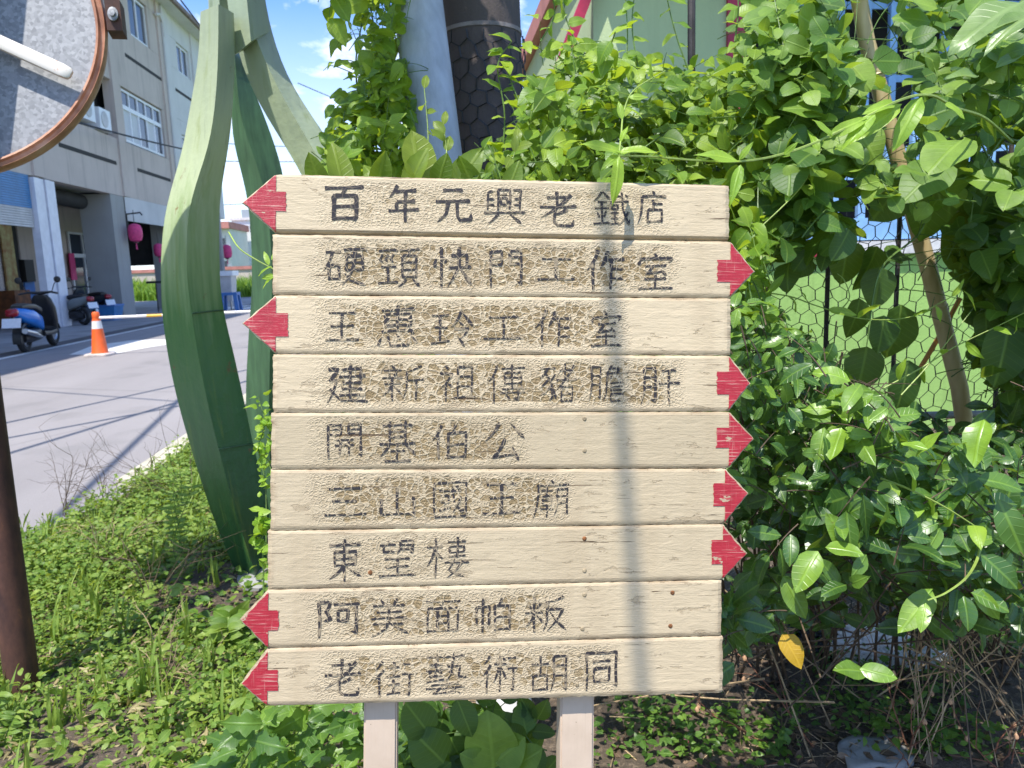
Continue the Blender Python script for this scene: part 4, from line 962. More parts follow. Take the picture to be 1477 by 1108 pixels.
for sx in (-1, 1):
    for sy in (-1, 1): MB().loops([[(q[0] + sx * (.24 + k) + .07 * c, q[1] + sy * (.22 + k) + .07 * s, z) for c, s in ((-1, -1), (1, -1), (1, 1), (-1, 1))] for z, k in ((0, .06), (.617, 0))]).build('leg', m_bluesign, bs)

# ------------------------------------------------------------------ scooters
def scooter(loc, rot, body, label, tail=True):
    t = thing('scooter', label, 'scooter', loc, 'parked scooters', local=True, rot=rot)
    def add(mb, name, mat, par=None, sm=True):
        o = mb.build(name, mat, None, sm); o.parent = par or t; return o
    for y in (-.64, .66):
        w_ = add(MB().lathe([(.14, -.05), (.20, -.055), (.235, -.03), (.243, 0), (.235, .03), (.20, .055), (.14, .05)], (0, y, .243), 28, 'X', False), 'wheel', m_rubber)
        add(MB().lathe([(.142, -.04), (.12, -.045), (.10, -.02), (.04, -.05), (.001, -.055)], (0, y, .243), 20, 'X', False).lathe([(.142, .04), (.12, .045), (.10, .02), (.04, .05), (.001, .055)], (0, y, .243), 20, 'X', False), 'rim', m_chrome, w_)
    add(MB().loft([(-1.0, .03, .72, .78), (-.92, .085, .66, .80), (-.7, .15, .54, .80), (-.4, .18, .46, .76), (-.12, .17, .36, .66), (.0, .12, .34, .50)]), 'rear_body', body)
    add(MB().loft([(-.78, .10, .79, .84), (-.6, .14, .77, .88), (-.3, .145, .75, .86), (-.02, .13, .66, .80), (.06, .08, .64, .72)]), 'seat', m_black)
    add(MB().loft([(-.15, .19, .24, .36), (.1, .21, .24, .34), (.38, .20, .24, .36), (.46, .15, .28, .46)], pw=.5), 'footboard', m_black)
    sh_ = MB(); rg = []
    for z, y, w_, d_ in ((.30, .46, .17, .06), (.5, .44, .21, .08), (.75, .40, .21, .09), (.92, .34, .17, .09), (1.0, .32, .11, .07)):
        rg.append([(w_ * math.copysign(abs(math.cos(a)) ** .6, math.cos(a)), y + d_ * math.sin(a) + .04 * (1 - abs(math.cos(a))), z) for a in np.linspace(0, 2 * math.pi, 16, endpoint=False)])
    add(sh_.loops(rg), 'front_shield', body if body is not m_bluep else m_black)
    hb = add(MB().tube([(-.34, .22, 1.02), (-.2, .29, 1.05), (0, .33, 1.03), (.2, .29, 1.05), (.34, .22, 1.02)], [.018, .02, .035, .02, .018], 8), 'handlebar', m_black)
    for s in (-1, 1):
        mr = add(MB().tube([(s * .22, .29, 1.06), (s * .27, .30, 1.2), (s * .32, .28, 1.27)], .008, 6).loft([(.27, .05, 1.24, 1.32), (.285, .075, 1.22, 1.34), (.30, .05, 1.24, 1.32)]) if False else MB().tube([(s * .22, .29, 1.06), (s * .27, .30, 1.2), (s * .33, .28, 1.26)], .008, 6).lathe([(.001, -.02), (.05, -.015), (.062, 0), (.06, .008), (.001, .01)], (s * .34, .28, 1.28), 14, 'Y'), 'mirror', m_black, hb)
    add(MB().tube([(0, .40, .8), (0, .56, .5), (0, .66, .25)], [.03, .035, .03], 8), 'fork', m_black)
    fr = MB(); ring = []
    for a in np.linspace(R(15), R(170), 10): ring.append([(x_, .66 + .275 * math.cos(a) * q_, .243 + .275 * math.sin(a) * q_) for x_, q_ in ((-.075, .9), (-.06, 1), (.06, 1), (.075, .9))])
    add(fr.loops(ring, False, False), 'front_fender', body if body is not m_bluep else m_black)
    ring = []
    for a in np.linspace(R(60), R(195), 10): ring.append([(x_, -.64 + .29 * math.cos(a) * q_, .243 + .29 * math.sin(a) * q_) for x_, q_ in ((-.085, .88), (-.07, 1), (.07, 1), (.085, .88))])
    add(MB().loops(ring, False, False), 'rear_fender', m_black)
    add(MB().loft([(-.74, .09, .18, .34), (-.5, .15, .16, .42), (-.2, .15, .18, .42), (-.05, .1, .22, .38)]), 'engine', m_black)
    add(MB().tube([(.14, -.2, .24), (.17, -.45, .28), (.17, -.62, .33), (.17, -.98, .40)], [.025, .045, .055, .05], 10), 'exhaust', m_chrome)
    if tail: add(MB().loft([(-1.03, .06, .69, .76), (-1.0, .10, .66, .79), (-.93, .095, .66, .80)]), 'tail_light', m_tail)
    pm = MB(); obox(pm, np.array([0, -1.05, .55]), np.array([1., 0, 0]), nrm([0, .35, 1]), nrm([0, -1, .35]), .15, .085, .006)
    add(pm, 'number_plate', m_plate, None, False)
    add(MB().tube([(0, -1.0, .62), (0, -.9, .72)], .03, 6), 'plate_holder', m_black)
    t.scale = (1.12, 1.12, 1.12); return t
scooter((-8.33, 17.0, 0), R(5), m_bluep, 'blue and black scooter parked beside the white edge line')
scooter((-11.6, 25.6, 0), R(62), m_greyp, 'grey scooter parked under the arcade next to the white posts')
scooter((-12.0, 28.1, 0), R(58), m_darkp, 'dark scooter with red tail light parked against the grey pillar')
bc = thing('blue_crate', 'blue plastic crate beside the dark scooter at the pillar', 'crate', (-11.2, 28.3, 0)); q = G(150, 462)
MB().loops([[(q[0] + .55 * k * c, q[1] + .4 * k * s, z) for c, s in ((-1, -1), (1, -1), (1, 1), (-1, 1))] for z, k in ((0, .85), (.5, 1), (.5, .9), (.1, .8))]).build('box', m_bluesh, bc)
MB().box(q[0] - .57, q[0] + .57, q[1] - .42, q[1] + .42, .47, .53).build('rim', m_bluesign, bc)

# ------------------------------------------------------------------ cones and bar
def cone(p, label):
    c = thing('traffic_cone', label, 'traffic cone', p, 'traffic cones holding the barrier bar')
    sq = lambda k, z: [(p[0] + k * x_, p[1] + k * y_, z) for x_, y_ in ((-1, -.8), (-.8, -1), (.8, -1), (1, -.8), (1, .8), (.8, 1), (-.8, 1), (-1, .8))]
    MB().loops([sq(.22, 0.005), sq(.22, .035), sq(.20, .05)]).build('base', m_coneb, c)
    MB().lathe([(.15, .051), (.14, .07), (.094, .50), (.0939, .502)], (p[0], p[1], 0), 24).build('body', m_orange, c, True)
    MB().lathe([(.0945, .503), (.077, .645)], (p[0], p[1], 0), 24).build('reflective_band', m_conew, c, True)
    MB().lathe([(.076, .646), (.062, .70), (.066, .71), (.064, .79), (.05, .81), (.001, .81)], (p[0], p[1], 0), 24).build('top', m_orange, c, True)
q = G(145, 513); cone((q[0], q[1], 0), 'orange traffic cone with white band holding the bar on the road')
cone((q[0] + 4.2, q[1] + .1, 0), 'orange traffic cone at the other end of the barrier bar, behind the sign')
bar = thing('barrier_bar', 'white barrier bar with orange stripes resting on the traffic cone', 'barrier bar', (q[0] + 2, q[1], .68))
zb = .70; mb = MB(); k = 0
xs_ = np.arange(q[0] + .06, q[0] + 4.25, .28)
for xa_, xb_ in zip(xs_[:-1], xs_[1:]):
    mb.cur = 1 if k % 4 == 3 else 0; mb.tube([(xa_, q[1], zb), (xb_, q[1], zb)], .026, 8); k += 1
mb.build('pole', [m_conew, m_yel], bar)

# ------------------------------------------------------------------ cables
def cable(a, b, r_, label, sag=.3):
    a, b = np.array(a, float), np.array(b, float); pts = []
    for t in np.linspace(0, 1, 24): q_ = a * (1 - t) + b * t; q_[2] -= sag * 4 * t * (1 - t); pts.append(q_)
    o = MB().tube(pts, r_, 6).build('overhead_cable', m_cable, None, True); return tag(o, label, 'cable', 'overhead cables')
cable(onX(20, 150, FX + .9), onX(300, 222, FX + .9), .035, 'black cable strung across the front of the arcade building', .1)
cable(P(215, -60, 16), P(420, 200, 34), .018, 'thin cable slanting down the sky left of the sculpture top', .1)
cable(P(262, -60, 16), P(400, 130, 40), .016, 'thin cable rising along the eave into the sky', .1)
cable(P(300, 205, 60), P(470, 212, 60), .03, 'upper of the thin level cables above the white house', .1)
cable(P(300, 232, 60), P(640, 226, 60), .03, 'lower thin level cable above the white house', .2)
cable(P(300, 296, 70), P(420, 288, 70), .03, 'cable just over the white house roof', .1)
cable(P(430, 120, 40), P(620, 195, 60), .022, 'thin cable crossing blue sky between sculpture and vines', .1)
def shadow_cable(p0, p1, h0, h1, r_, label):
    a_ = np.array(p0) + SUN * (h0 / SUN[2]); b_ = np.array(p1) + SUN * (h1 / SUN[2]); dd = b_ - a_
    cable(a_ - dd * 1.2, b_ + dd * 1.2, r_, label, 0)
for k, (p0, p1, r_) in enumerate((((0, 634), (150, 606), .032), ((0, 612), (200, 568), .035), ((10, 655), (240, 585), .035), ((110, 720), (245, 590), .032), ((0, 560), (240, 578), .018))):
    shadow_cable(G(*p0), G(*p1), 5.5 + .2 * k, 5.8 + .2 * k, r_, ('overhead street cable throwing a shadow line on the road, ' + ['uppermost shadow', 'second shadow', 'third shadow', 'broad diagonal shadow', 'faint crossing shadow'][k]))
# unseen guy wire with sleeve, added and placed to throw the upright stripe on the sign
def SW(px, py): u, v = SL(px, py); return S0 + U * u + V * v
s1, s2 = SW(868, 262), SW(926, 985)
e1, e2 = s2 - s1, SUN
# point of the shadow plane at the pole, and one over the sign
A_ = np.array([[e1[0], e2[0]], [e1[1], e2[1]]])
pt = s1 + np.array([0, 0, 0]); 
ab = np.linalg.solve(np.array([[e1[1], e2[1]], [e1[2], e2[2]]]), np.array([3.0 - s1[1], 7.6 - s1[2]])); pA = s1 + e1 * ab[0] + e2 * ab[1]
pB = s1 + e2 * 3.0; dd = pB - pA; pC = pA + dd * ((0 - pA[2]) / dd[2])
gw = thing('added_guy_wire', 'unseen guy wire in a dark sleeve, added to throw the stripe on the sign', 'guy wire', tuple(pC))
MB().tube([pA, pC], .006, 6).build('added_wire', m_cable, gw)
MB().tube([pA + dd * .25, pA + dd * 1.4], .0098, 8).build('added_sleeve', m_cable, gw)
#VEG#
# ------------------------------------------------------------------ plants
def _pf(a, b, w, n=8, lobes=0):
    x = np.linspace(0, 1, n); y = x ** a * (1 - x) ** b; y = y / y.max() * w
    if lobes: y = y * (1 + .32 * np.sin(x * lobes * 6.283 + 1))
    return [float(q) for q in y]
LEAF = {  # half width along the leaf, fold
    'ovate': (_pf(.5, 1.0, .33), .22), 'ellip': (_pf(.75, .85, .255), .25), 'broad': (_pf(.5, .72, .40, 11), .14), 'lance': (_pf(.7, 1.0, .16), .25),
    'long': (_pf(.6, .95, .20, 13), .3), 'small': (_pf(.5, .8, .33, 4), .2), 'lobed': (_pf(.6, .95, .23, 15, 3), .18), 'blade': (_pf(.35, .7, .035, 7), .3), 'thin': (_pf(.5, .9, .13, 4), .2)}
def unit(a): return a / (np.linalg.norm(a, axis=-1, keepdims=True) + 1e-9)
def leaf_mesh(name, kind, L, mat, parent=None):
    """L: list of (pos, dir, normal, length, tint, bend)"""
    prof, fold = LEAF[kind]; nr = len(prof); n = len(L)
    pos = np.array([l[0] for l in L]); d = unit(np.array([l[1] for l in L])); nn = np.array([l[2] for l in L])
    nn = unit(nn - d * (nn * d).sum(1, keepdims=True)); sd_ = np.cross(nn, d)
    ln = np.array([l[3] for l in L])[:, None]; tint = np.array([l[4] for l in L]); bend = np.array([l[5] for l in L])[:, None]
    ff = fold * rng.uniform(.2, 1.9, (n, 1)); ww = rng.uniform(.82, 1.15, (n, 1)); tw = rng.normal(0, .25, (n, 1)); ph = rng.uniform(0, 6.28, (n, 1))
    Vs = np.zeros((n, nr * 3, 3)); uv = np.zeros((nr * 3, 2))
    for k, w_ in enumerate(prof):
        x = k / (nr - 1)
        for j, s in enumerate((-1, 0, 1)):
            y = s * w_ * ww
            z = ff * abs(s) * w_ - bend * x * x + tw * s * w_ * x + .035 * np.sin(ph + x * 9 + s * 2) * abs(s)
            xx = x - .10 * bend * x * x
            Vs[:, k * 3 + j] = pos + ln * (d * xx + sd_ * y + nn * z); uv[k * 3 + j] = (x, .5 + s * w_)
    fs = []
    for k in range(nr - 1):
        for j in range(2):
            a = k * 3 + j; q = [a, a + 1, a + 4, a + 3]
            fs.append(q)
    fs = np.array(fs); allf = (np.arange(n)[:, None, None] * (nr * 3) + fs[None]).reshape(-1, 4)
    me = bpy.data.meshes.new(name); nf = len(allf)
    me.vertices.add(n * nr * 3); me.vertices.foreach_set('co', Vs.reshape(-1).astype(np.float32))
    me.loops.add(nf * 4); me.loops.foreach_set('vertex_index', allf.reshape(-1).astype(np.int32))
    me.polygons.add(nf); me.polygons.foreach_set('loop_start', np.arange(nf, dtype=np.int32) * 4)
    me.polygons.foreach_set('use_smooth', [True] * nf)
    me.update(calc_edges=True); me.validate()
    ul = me.uv_layers.new(name='UVMap'); ul.data.foreach_set('uv', np.tile(uv, (n, 1))[allf.reshape(-1)].reshape(-1).astype(np.float32))
    me.attributes.new('tint', 'FLOAT', 'POINT').data.foreach_set('value', np.repeat(np.clip(tint, 0, 1), nr * 3).astype(np.float32))
    me.materials.append(mat)
    o = bpy.data.objects.new(name, me); COL.objects.link(o)
    if parent is not None: attach(o, parent)
    return o
def inpoly(x, y, poly):
    c = False; j = len(poly) - 1
    for i in range(len(poly)):
        if (poly[i][1] > y) != (poly[j][1] > y) and x < (poly[j][0] - poly[i][0]) * (y - poly[i][1]) / (poly[j][1] - poly[i][1]) + poly[i][0]: c = not c
        j = i
    return c
RV = lambda s=1.0: rng.normal(0, s, 3)
LIGHT = nrm(np.array([-.15, -.62, .75]))
def behind_sign(p, m=.03):
    """true when p is clear of the signboard and its sight line"""
    q = np.array(p) - S0; u, v, w_ = q @ U, q @ V, q @ Nn
    return not (abs(u) < .42 and abs(v) < .44 and w_ < .07 and w_ > -.4)
class Plant:
    def __init__(s): s.L = []; s.D = []; s.T = MB(); s.gaps = []; s.keep = None
    def leaf(s, p, d, n=None, ln=.06, tint=.5, bend=.3, dead=False, force=False):
        p = np.array(p, float); d = nrm(d)
        if not force:
            c = p + d * ln * .6
            if not behind_sign(c) or c[2] < 0.01: return
            q = proj(c)
            for g_, pr_ in s.gaps:
                if inpoly(q[0], q[1], g_) and random.random() < pr_: return
        n = LIGHT + RV(.42) if n is None else np.array(n, float)
        (s.D if dead else s.L).append((p, d, n, ln, tint, bend))
    def sprig(s, p, d, length, k, ln, tint=(.3, .7), droop=.25, rad=.0016, spread=.9, tipfresh=.0, stem=True):
        p = np.array(p, float); d = nrm(d); pts = []
        bend_ = RV(.25)
        for i in range(7):
            t = i / 6; pts.append(p + d * length * t + bend_ * length * .3 * t * t - np.array([0, 0, droop * length * t * t]))
        if stem and all(behind_sign(q_, .0) for q_ in pts): s.T.tube(pts, [rad * (1 - .6 * i / 6) for i in range(7)], 4)
        a0 = random.uniform(0, 6.28)
        for i in range(k):
            t = .15 + .85 * (i + .5) / k; x = t * 6; j = min(5, int(x)); q = pts[j] + (pts[j + 1] - pts[j]) * (x - j)
            dd = nrm(pts[j + 1] - pts[j]); a = nrm(np.cross(dd, LIGHT + RV(.3)))
            sg = 1 if i % 2 else -1
            ld = nrm(dd * .55 + a * sg * spread + RV(.22) - np.array([0, 0, .2]))
            tn = random.uniform(*tint) + tipfresh * (t - .4)
            s.leaf(q + ld * ln * .12, ld, None, ln * random.uniform(.6, 1.15) * (1.05 - .35 * t * (tipfresh > 0)), tn, random.uniform(.05, .5))
        s.leaf(pts[-1], nrm(pts[-1] - pts[-2]) + RV(.2), None, ln * random.uniform(.5, .9), random.uniform(*tint) + tipfresh * .5, random.uniform(.1, .5))
    def fill(s, poly, d0, d1, n, length, k, ln, tint, droop=.25, up=.5, **kw):
        xs_ = [p[0] for p in poly]; ys_ = [p[1] for p in poly]; c = 0; tries = 0
        while c < n and tries < n * 30:
            tries += 1
            x, y = random.uniform(min(xs_), max(xs_)), random.uniform(min(ys_), max(ys_))
            if not inpoly(x, y, poly): continue
            dep = random.uniform(d0, d1)
            p = P(x, y, dep)
            if p[2] < .03: continue
            d = np.array([0, -.35, up]) + RV(.6)
            s.sprig(p - nrm(d) * length * .6, d, length * random.uniform(.6, 1.2), k, ln * random.uniform(.75, 1.2), tint, droop, **kw); c += 1
    def path(s, pts, rad=.003, n=5, taper=.5):
        """smooth stem through points, returns samples"""
        pts = np.array(pts, float); m = len(pts); out = []
        ext = np.vstack([2 * pts[0] - pts[1], pts, 2 * pts[-1] - pts[-2]])
        for i in range(m - 1):
            p0, p1, p2, p3 = ext[i:i + 4]
            for t in np.linspace(0, 1, 8, endpoint=False):
                out.append(.5 * (2 * p1 + (p2 - p0) * t + (2 * p0 - 5 * p1 + 4 * p2 - p3) * t * t + (3 * p1 - p0 - 3 * p2 + p3) * t ** 3))
        out.append(pts[-1]); s.T.tube(out, [rad * (1 - (1 - taper) * i / (len(out) - 1)) for i in range(len(out))], n); return out
    def build(s, name, label, cat, kind, mat, stem=None, base=(0, 0, 0), group=None, stuff=False):
        o = thing(name, label, cat, tuple(base), group)
        if s.T.v: s.T.build('stem', stem or m_stem, o, True)
        if s.L: leaf_mesh('leaves', kind, s.L, mat, o)
        if s.D: leaf_mesh('dead_leaf', 'ovate', s.D, m_leaf_dead, o)
        if stuff: o['kind'] = 'stuff'
        return o
up = np.array([0, 0, 1.])
# gaps through which fence, green wall, pole and sky stay visible
GAPS = [([(1105, 372), (1205, 372), (1300, 385), (1345, 470), (1360, 560), (1300, 590), (1230, 560), (1190, 500), (1110, 430)], .93),
        ([(1195, 285), (1275, 285), (1275, 370), (1110, 370), (1110, 330), (1180, 320)], .8),
        ([(1355, 420), (1400, 430), (1420, 560), (1385, 600), (1350, 520)], .9),
        ([(1205, -20), (1290, -20), (1350, 225), (1265, 235)], .93), ([(1285, 325), (1375, 325), (1432, 600), (1350, 600)], .95), ([(1275, 225), (1345, 225), (1375, 330), (1310, 330)], .6),
        ([(572, -20), (640, -20), (662, 235), (605, 235), (588, 120)], .93), ([(645, -20), (745, -20), (750, 190), (660, 215)], .86),
        ([(850, -20), (1050, -20), (1040, 85), (930, 70), (870, 75)], .8), ([(760, -20), (820, -20), (800, 75), (765, 75)], .6),
        ([(420, -20), (520, -20), (480, 60), (470, 190), (430, 230)], .85), ([(1440, 595), (1477, 595), (1477, 560), (1420, 560)], .6)]
# 1 vine climbing the grey pole, at the upper left
p_ = Plant(); p_.gaps = GAPS
for k in range(5):
    x = 520 + 16 * k; s_ = p_.path([P(x + 6, 250, 2.55), P(x, 170, 2.6), P(x + random.uniform(-10, 14), 90, 2.62), P(x + random.uniform(-8, 14), 10, 2.65), P(x + random.uniform(-12, 12), -60, 2.65)], .004)
    for i in range(2, len(s_) - 1, 2):
        if random.random() < .75: p_.sprig(s_[i], np.array([random.uniform(-.9, .5), -.5, .25]) + RV(.4), .11, 4, .065, (.35, .95), .4)
p_.fill([(480, 250), (470, 190), (500, 120), (530, 20), (585, 10), (600, 140), (610, 250)], 2.35, 2.75, 85, .12, 5, .062, (.3, .95))
p_.fill([(460, 250), (478, 195), (520, 170), (600, 180), (620, 250)], 2.2, 2.6, 40, .12, 5, .06, (.4, .9))
for pts in ([(540, 110), (515, 60), (500, 30), (483, 45)], [(520, 110), (480, 95), (466, 102)], [(560, 30), (545, -5), (530, -30)]):
    s_ = p_.path([P(x, y, 2.5) for x, y in pts], .0018)
    for i in range(3, len(s_), 4): p_.leaf(s_[i], RV(.7) + (0, 0, -.3), None, .03, .8)
p_.gaps = []
for k in range(120):  # unseen clump above the view, added to shade the grey pole
    p_.sprig(np.array([random.uniform(-.62, .22), random.uniform(2.2, 2.75), random.uniform(2.62, 3.3)]), RV(.6) + (0, -.3, .3), .14, 5, .072, (.3, .9), .3)
for k in range(170):  # more unseen sprigs added between the sun and the pole to shade it
    q = ga + gd * random.uniform(1.55, 2.75) + SUN * random.uniform(.75, 1.25) + RV(.07); p_.sprig(q, RV(.6) + (0, -.3, .3), .12, 5, .075, (.3, .9), .3)
p_.build('climbing_vine', 'bright green leafy vine climbing the grey pole against the sky, with unseen foliage added overhead to shade the pole', 'vine', 'ovate', m_leaf_vine, m_stem, (.0, 2.7, 0))
# 2 sow thistle leaves peeping over the sign top
p_ = Plant(); dd_ = 1.36
for x, y, h, w_, tn in ((497, 262, 62, -14, .75), (540, 262, 40, 18, .5), (585, 262, 52, 28, .7), (610, 262, 78, -14, .9), (648, 262, 52, 46, .55), (470, 262, 42, -26, .6), (690, 264, 38, -30, .4), (560, 262, 34, -36, .6), (630, 262, 38, 8, .3), (728, 266, 36, 22, .5), (520, 262, 26, 30, .8)):
    a = P(x, y + 22, dd_ + .04); b = P(x + w_, y - h, dd_ + random.uniform(-.02, .06)); p_.leaf(a, b - a, np.array([random.uniform(-.5, .5), -1, .35]), np.linalg.norm(b - a), tn, random.uniform(.05, .4), force=True)
for x, y0, x1, y1 in ((622, 240, 612, 128), (735, 250, 745, 205), (648, 250, 640, 180)):
    s_ = p_.path([P(x, y0 + 60, 1.45), P(x - 4, y0 - 20, 1.42), P((x + x1) / 2, (y0 + y1) / 2, 1.42), P(x1, y1, 1.42)], .0016)
    p_.leaf(s_[-1], P(x1 + 4, y1 - 26, 1.42) - s_[-1], (0, -1, .2), .03, .8, force=True)
    for i in (14, 19, 21): p_.leaf(s_[i], RV(.6) + (0, 0, .6), (0, -1, .4), .035, .7, force=True)
p_.build('sow_thistle', 'yellow green weed with upright leaves peeping over the top plank of the sign', 'weed', 'ellip', m_leaf_top, m_stem_y, (-.05, 1.4, 0))
# 3 dense vine tangle along the fence above the sign
p_ = Plant(); p_.gaps = GAPS
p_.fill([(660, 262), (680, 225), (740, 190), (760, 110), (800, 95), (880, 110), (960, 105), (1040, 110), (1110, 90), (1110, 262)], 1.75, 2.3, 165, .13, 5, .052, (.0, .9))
p_.fill([(700, 270), (760, 130), (1120, 120), (1120, 400), (1050, 400), (1050, 270)], 2.25, 2.40, 150, .13, 5, .066, (.0, .5))  # back leaves tinted darker, depth shade put into their colour
p_.fill([(760, 110), (770, 40), (860, 60), (1000, 75), (1100, 60), (1100, 120)], 1.9, 2.35, 46, .14, 5, .052, (.45, .95))
p_.fill([(1040, 262), (1110, 262), (1120, 350), (1090, 430), (1050, 440)], 1.6, 2.2, 50, .12, 4, .055, (.15, .8))
for pts, ln in (([(720, 262), (728, 170), (718, 95), (738, 60)], .05), ([(770, 200), (742, 130), (722, 75)], .05), ([(895, 130), (905, 60), (900, -30)], .045), ([(925, 120), (912, 40), (918, -30)], .05),
                ([(1000, 120), (975, 50), (958, -20)], .045), ([(780, 60), (800, 20), (790, -30)], .04), ([(840, 80), (815, 20), (820, -30)], .045), ([(1060, 60), (1065, 10), (1060, -40)], .05),
                ([(745, 240), (752, 190), (780, 130), (830, 90)], .05)):
    s_ = p_.path([P(x, y, 2.0) for x, y in pts], .0024)
    for i in range(4, len(s_), 2):
        sg = 1 if i % 4 else -1; p_.leaf(s_[i], np.array([sg * .9, -.3, .1]) + RV(.35), None, ln * random.uniform(.7, 1.3), random.uniform(.4, .95), .3, force=True)
p_.build('vine_tangle', 'dense tangle of small leaved vines on the fence above and behind the sign', 'vine', 'ovate', m_leaf_vine, m_stem, (.75, 2.2, 0))
# 4 long tender runner crossing above the sign, one leaf hanging in front of the top plank
p_ = Plant()
s_ = p_.path([P(1460, 205, 1.75), P(1420, 170, 1.62), P(1378, 155, 1.52), P(1340, 137, 1.48), P(1290, 148, 1.45), P(1200, 195, 1.42), P(1130, 222, 1.38), P(1067, 233, 1.33), P(1000, 231, 1.29), P(940, 226, 1.25), P(893, 225, 1.19)], .0034)
for x, y, d, x1, y1, tn in ((893, 226, 1.17, 889, 288, .75), (895, 222, 1.20, 845, 198, .8), (893, 220, 1.2, 945, 210, .9), (1066, 233, 1.3, 1010, 212, .8), (1068, 238, 1.3, 1056, 288, .6), (1066, 231, 1.33, 1085, 205, .8),
                            (1250, 172, 1.43, 1195, 190, .9), (1262, 165, 1.43, 1218, 205, .7), (1292, 150, 1.45, 1250, 155, .85), (1300, 152, 1.46, 1235, 195, .95), (1330, 140, 1.47, 1290, 205, .7), (1362, 148, 1.5, 1395, 165, .9), (1200, 197, 1.41, 1180, 170, .8), (1130, 224, 1.38, 1150, 205, .8), (960, 228, 1.26, 950, 205, .8), (893, 224, 1.2, 870, 240, .6)):
    a = P(x, y, d); b = P(x1, y1, d - .02); p_.leaf(a, b - a, np.array([random.uniform(-.4, .4), -.8, .6]), np.linalg.norm(b - a) * 1.03, tn, .25, force=True)
s2_ = p_.path([P(893, 224, 1.2), P(896, 195, 1.24), P(900, 160, 1.3), P(915, 130, 1.36), P(960, 102, 1.4)], .002)
for i in range(5, len(s2_), 4): p_.leaf(s2_[i], RV(.7) + (0, -.3, .2), None, .035, .85, force=True)
p_.build('tender_runner', 'long pale green runner crossing above the sign with a leaf hanging over the top plank', 'vine', 'lance', m_leaf_fresh, m_stem_y, (1.0, 1.6, 0))
m_leaf_pale = leaf_mat('pale_sheened_leaf', (0.08, 0.17, 0.03), (0.13, 0.24, 0.05), (0.24, 0.33, 0.11), 0.3, 0.38, 10.0, 0.7)
# 5 broad leaved shrub at the upper right
p_ = Plant(); p_.gaps = GAPS
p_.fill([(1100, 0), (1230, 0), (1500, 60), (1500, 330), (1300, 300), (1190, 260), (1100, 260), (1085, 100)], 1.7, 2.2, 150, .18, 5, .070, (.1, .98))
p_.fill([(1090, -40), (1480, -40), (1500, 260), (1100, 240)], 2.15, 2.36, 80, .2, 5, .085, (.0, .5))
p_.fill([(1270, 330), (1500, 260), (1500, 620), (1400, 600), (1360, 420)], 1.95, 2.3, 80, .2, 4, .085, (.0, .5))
p_.gaps = GAPS[3:]
p_.fill([(1095, 262), (1205, 262), (1200, 345), (1150, 372), (1095, 372)], 1.7, 2.1, 22, .14, 4, .07, (.0, .5))
p_.fill([(1070, -20), (1220, -20), (1190, 140), (1090, 150)], 1.7, 2.1, 36, .16, 5, .062, (.4, .95))
p_.fill([(1500, -60), (1950, -60), (1950, 600), (1500, 600)], 1.8, 2.3, 140, .2, 5, .08, (.1, .9))
big = [(1478, 0, 1305, 88, .95), (1490, 20, 1385, 78, .9), (1500, -5, 1420, 75, .9), (1425, -10, 1395, 20, .6), (1500, 70, 1400, 102, .7), (1410, 110, 1340, 105, .9), (1365, 235, 1290, 290, .6),
       (1352, 240, 1340, 345, .25), (1435, 235, 1420, 320, .3), (1455, 250, 1385, 300, .25), (1330, 250, 1290, 235, .7), (1400, 300, 1395, 395, .05), (1340, 300, 1330, 400, .05), (1310, 250, 1262, 320, .15), (1265, 355, 1245, 420, .12), (1270, 385, 1262, 445, .1), (1300, 440, 1295, 520, .05), (1240, 430, 1232, 490, .05), (1275, 455, 1270, 510, .08), (1330, 330, 1310, 410, .05),
       (1250, 500, 1240, 565, .05), (1310, 520, 1300, 600, .05), (1370, 330, 1362, 420, .1), (1440, 380, 1430, 480, .12), (1470, 300, 1478, 400, .1), (1455, 470, 1440, 560, .1), (1400, 330, 1440, 420, .15), (1225, 345, 1215, 410, .1), (1480, 430, 1470, 520, .15), (1420, 540, 1410, 620, .1), (1465, 560, 1450, 640, .15), (1340, 175, 1300, 235, .75), (1220, 215, 1200, 260, .5), (1390, 200, 1325, 250, .8)]
BIG = []
def big_leaf(a, d, n, ln, tint, bend, force=True): BIG.append((a, d, n, ln * .78, tint * .8, bend))
def on_bamboo(x, y):
    return abs(x - np.interp(y, [-60, 60, 215, 390, 560], [1228, 1250, 1292, 1340, 1384])) < 38 and not 215 < y < 325
big = [q for q in big if not on_bamboo((q[0] + q[2]) / 2, (q[1] + q[3]) / 2)]
for x, y, x1, y1, tn in big:
    dep = random.uniform(1.62, 1.8) if tn > .55 else random.uniform(1.95, 2.2); a = P(x, y, dep); b = P(x1, y1, dep - .04 if tn > .5 else dep)
    (big_leaf if (tn >= .7 and y < 130) else p_.leaf)(a, b - a, (LIGHT + RV(.25)) if tn > .5 else np.array([random.uniform(-.4, .4), -1, .1]), np.linalg.norm(b - a) * (.82 if tn > .55 else 1.0), tn, random.uniform(.1, .35), force=True)
for pts in ([(1477, 205), (1400, 195), (1340, 235), (1310, 290)], [(1500, 300), (1440, 250), (1390, 150), (1360, 60)], [(1490, -10), (1430, 60), (1390, 110)], [(1477, 170), (1445, 200), (1410, 260), (1400, 320)], [(1345, 240), (1330, 330), (1270, 390), (1250, 500)]):
    p_.path([P(x, y, 1.95) for x, y in pts], .0035)
o = p_.build('broadleaf_shrub', 'shrub with large broad leaves hanging over the fence at the upper right', 'shrub', 'broad', m_leaf_broad, m_stem, (1.7, 2.1, 0))
leaf_mesh('long_leaves', 'long', BIG, m_leaf_pale, o)

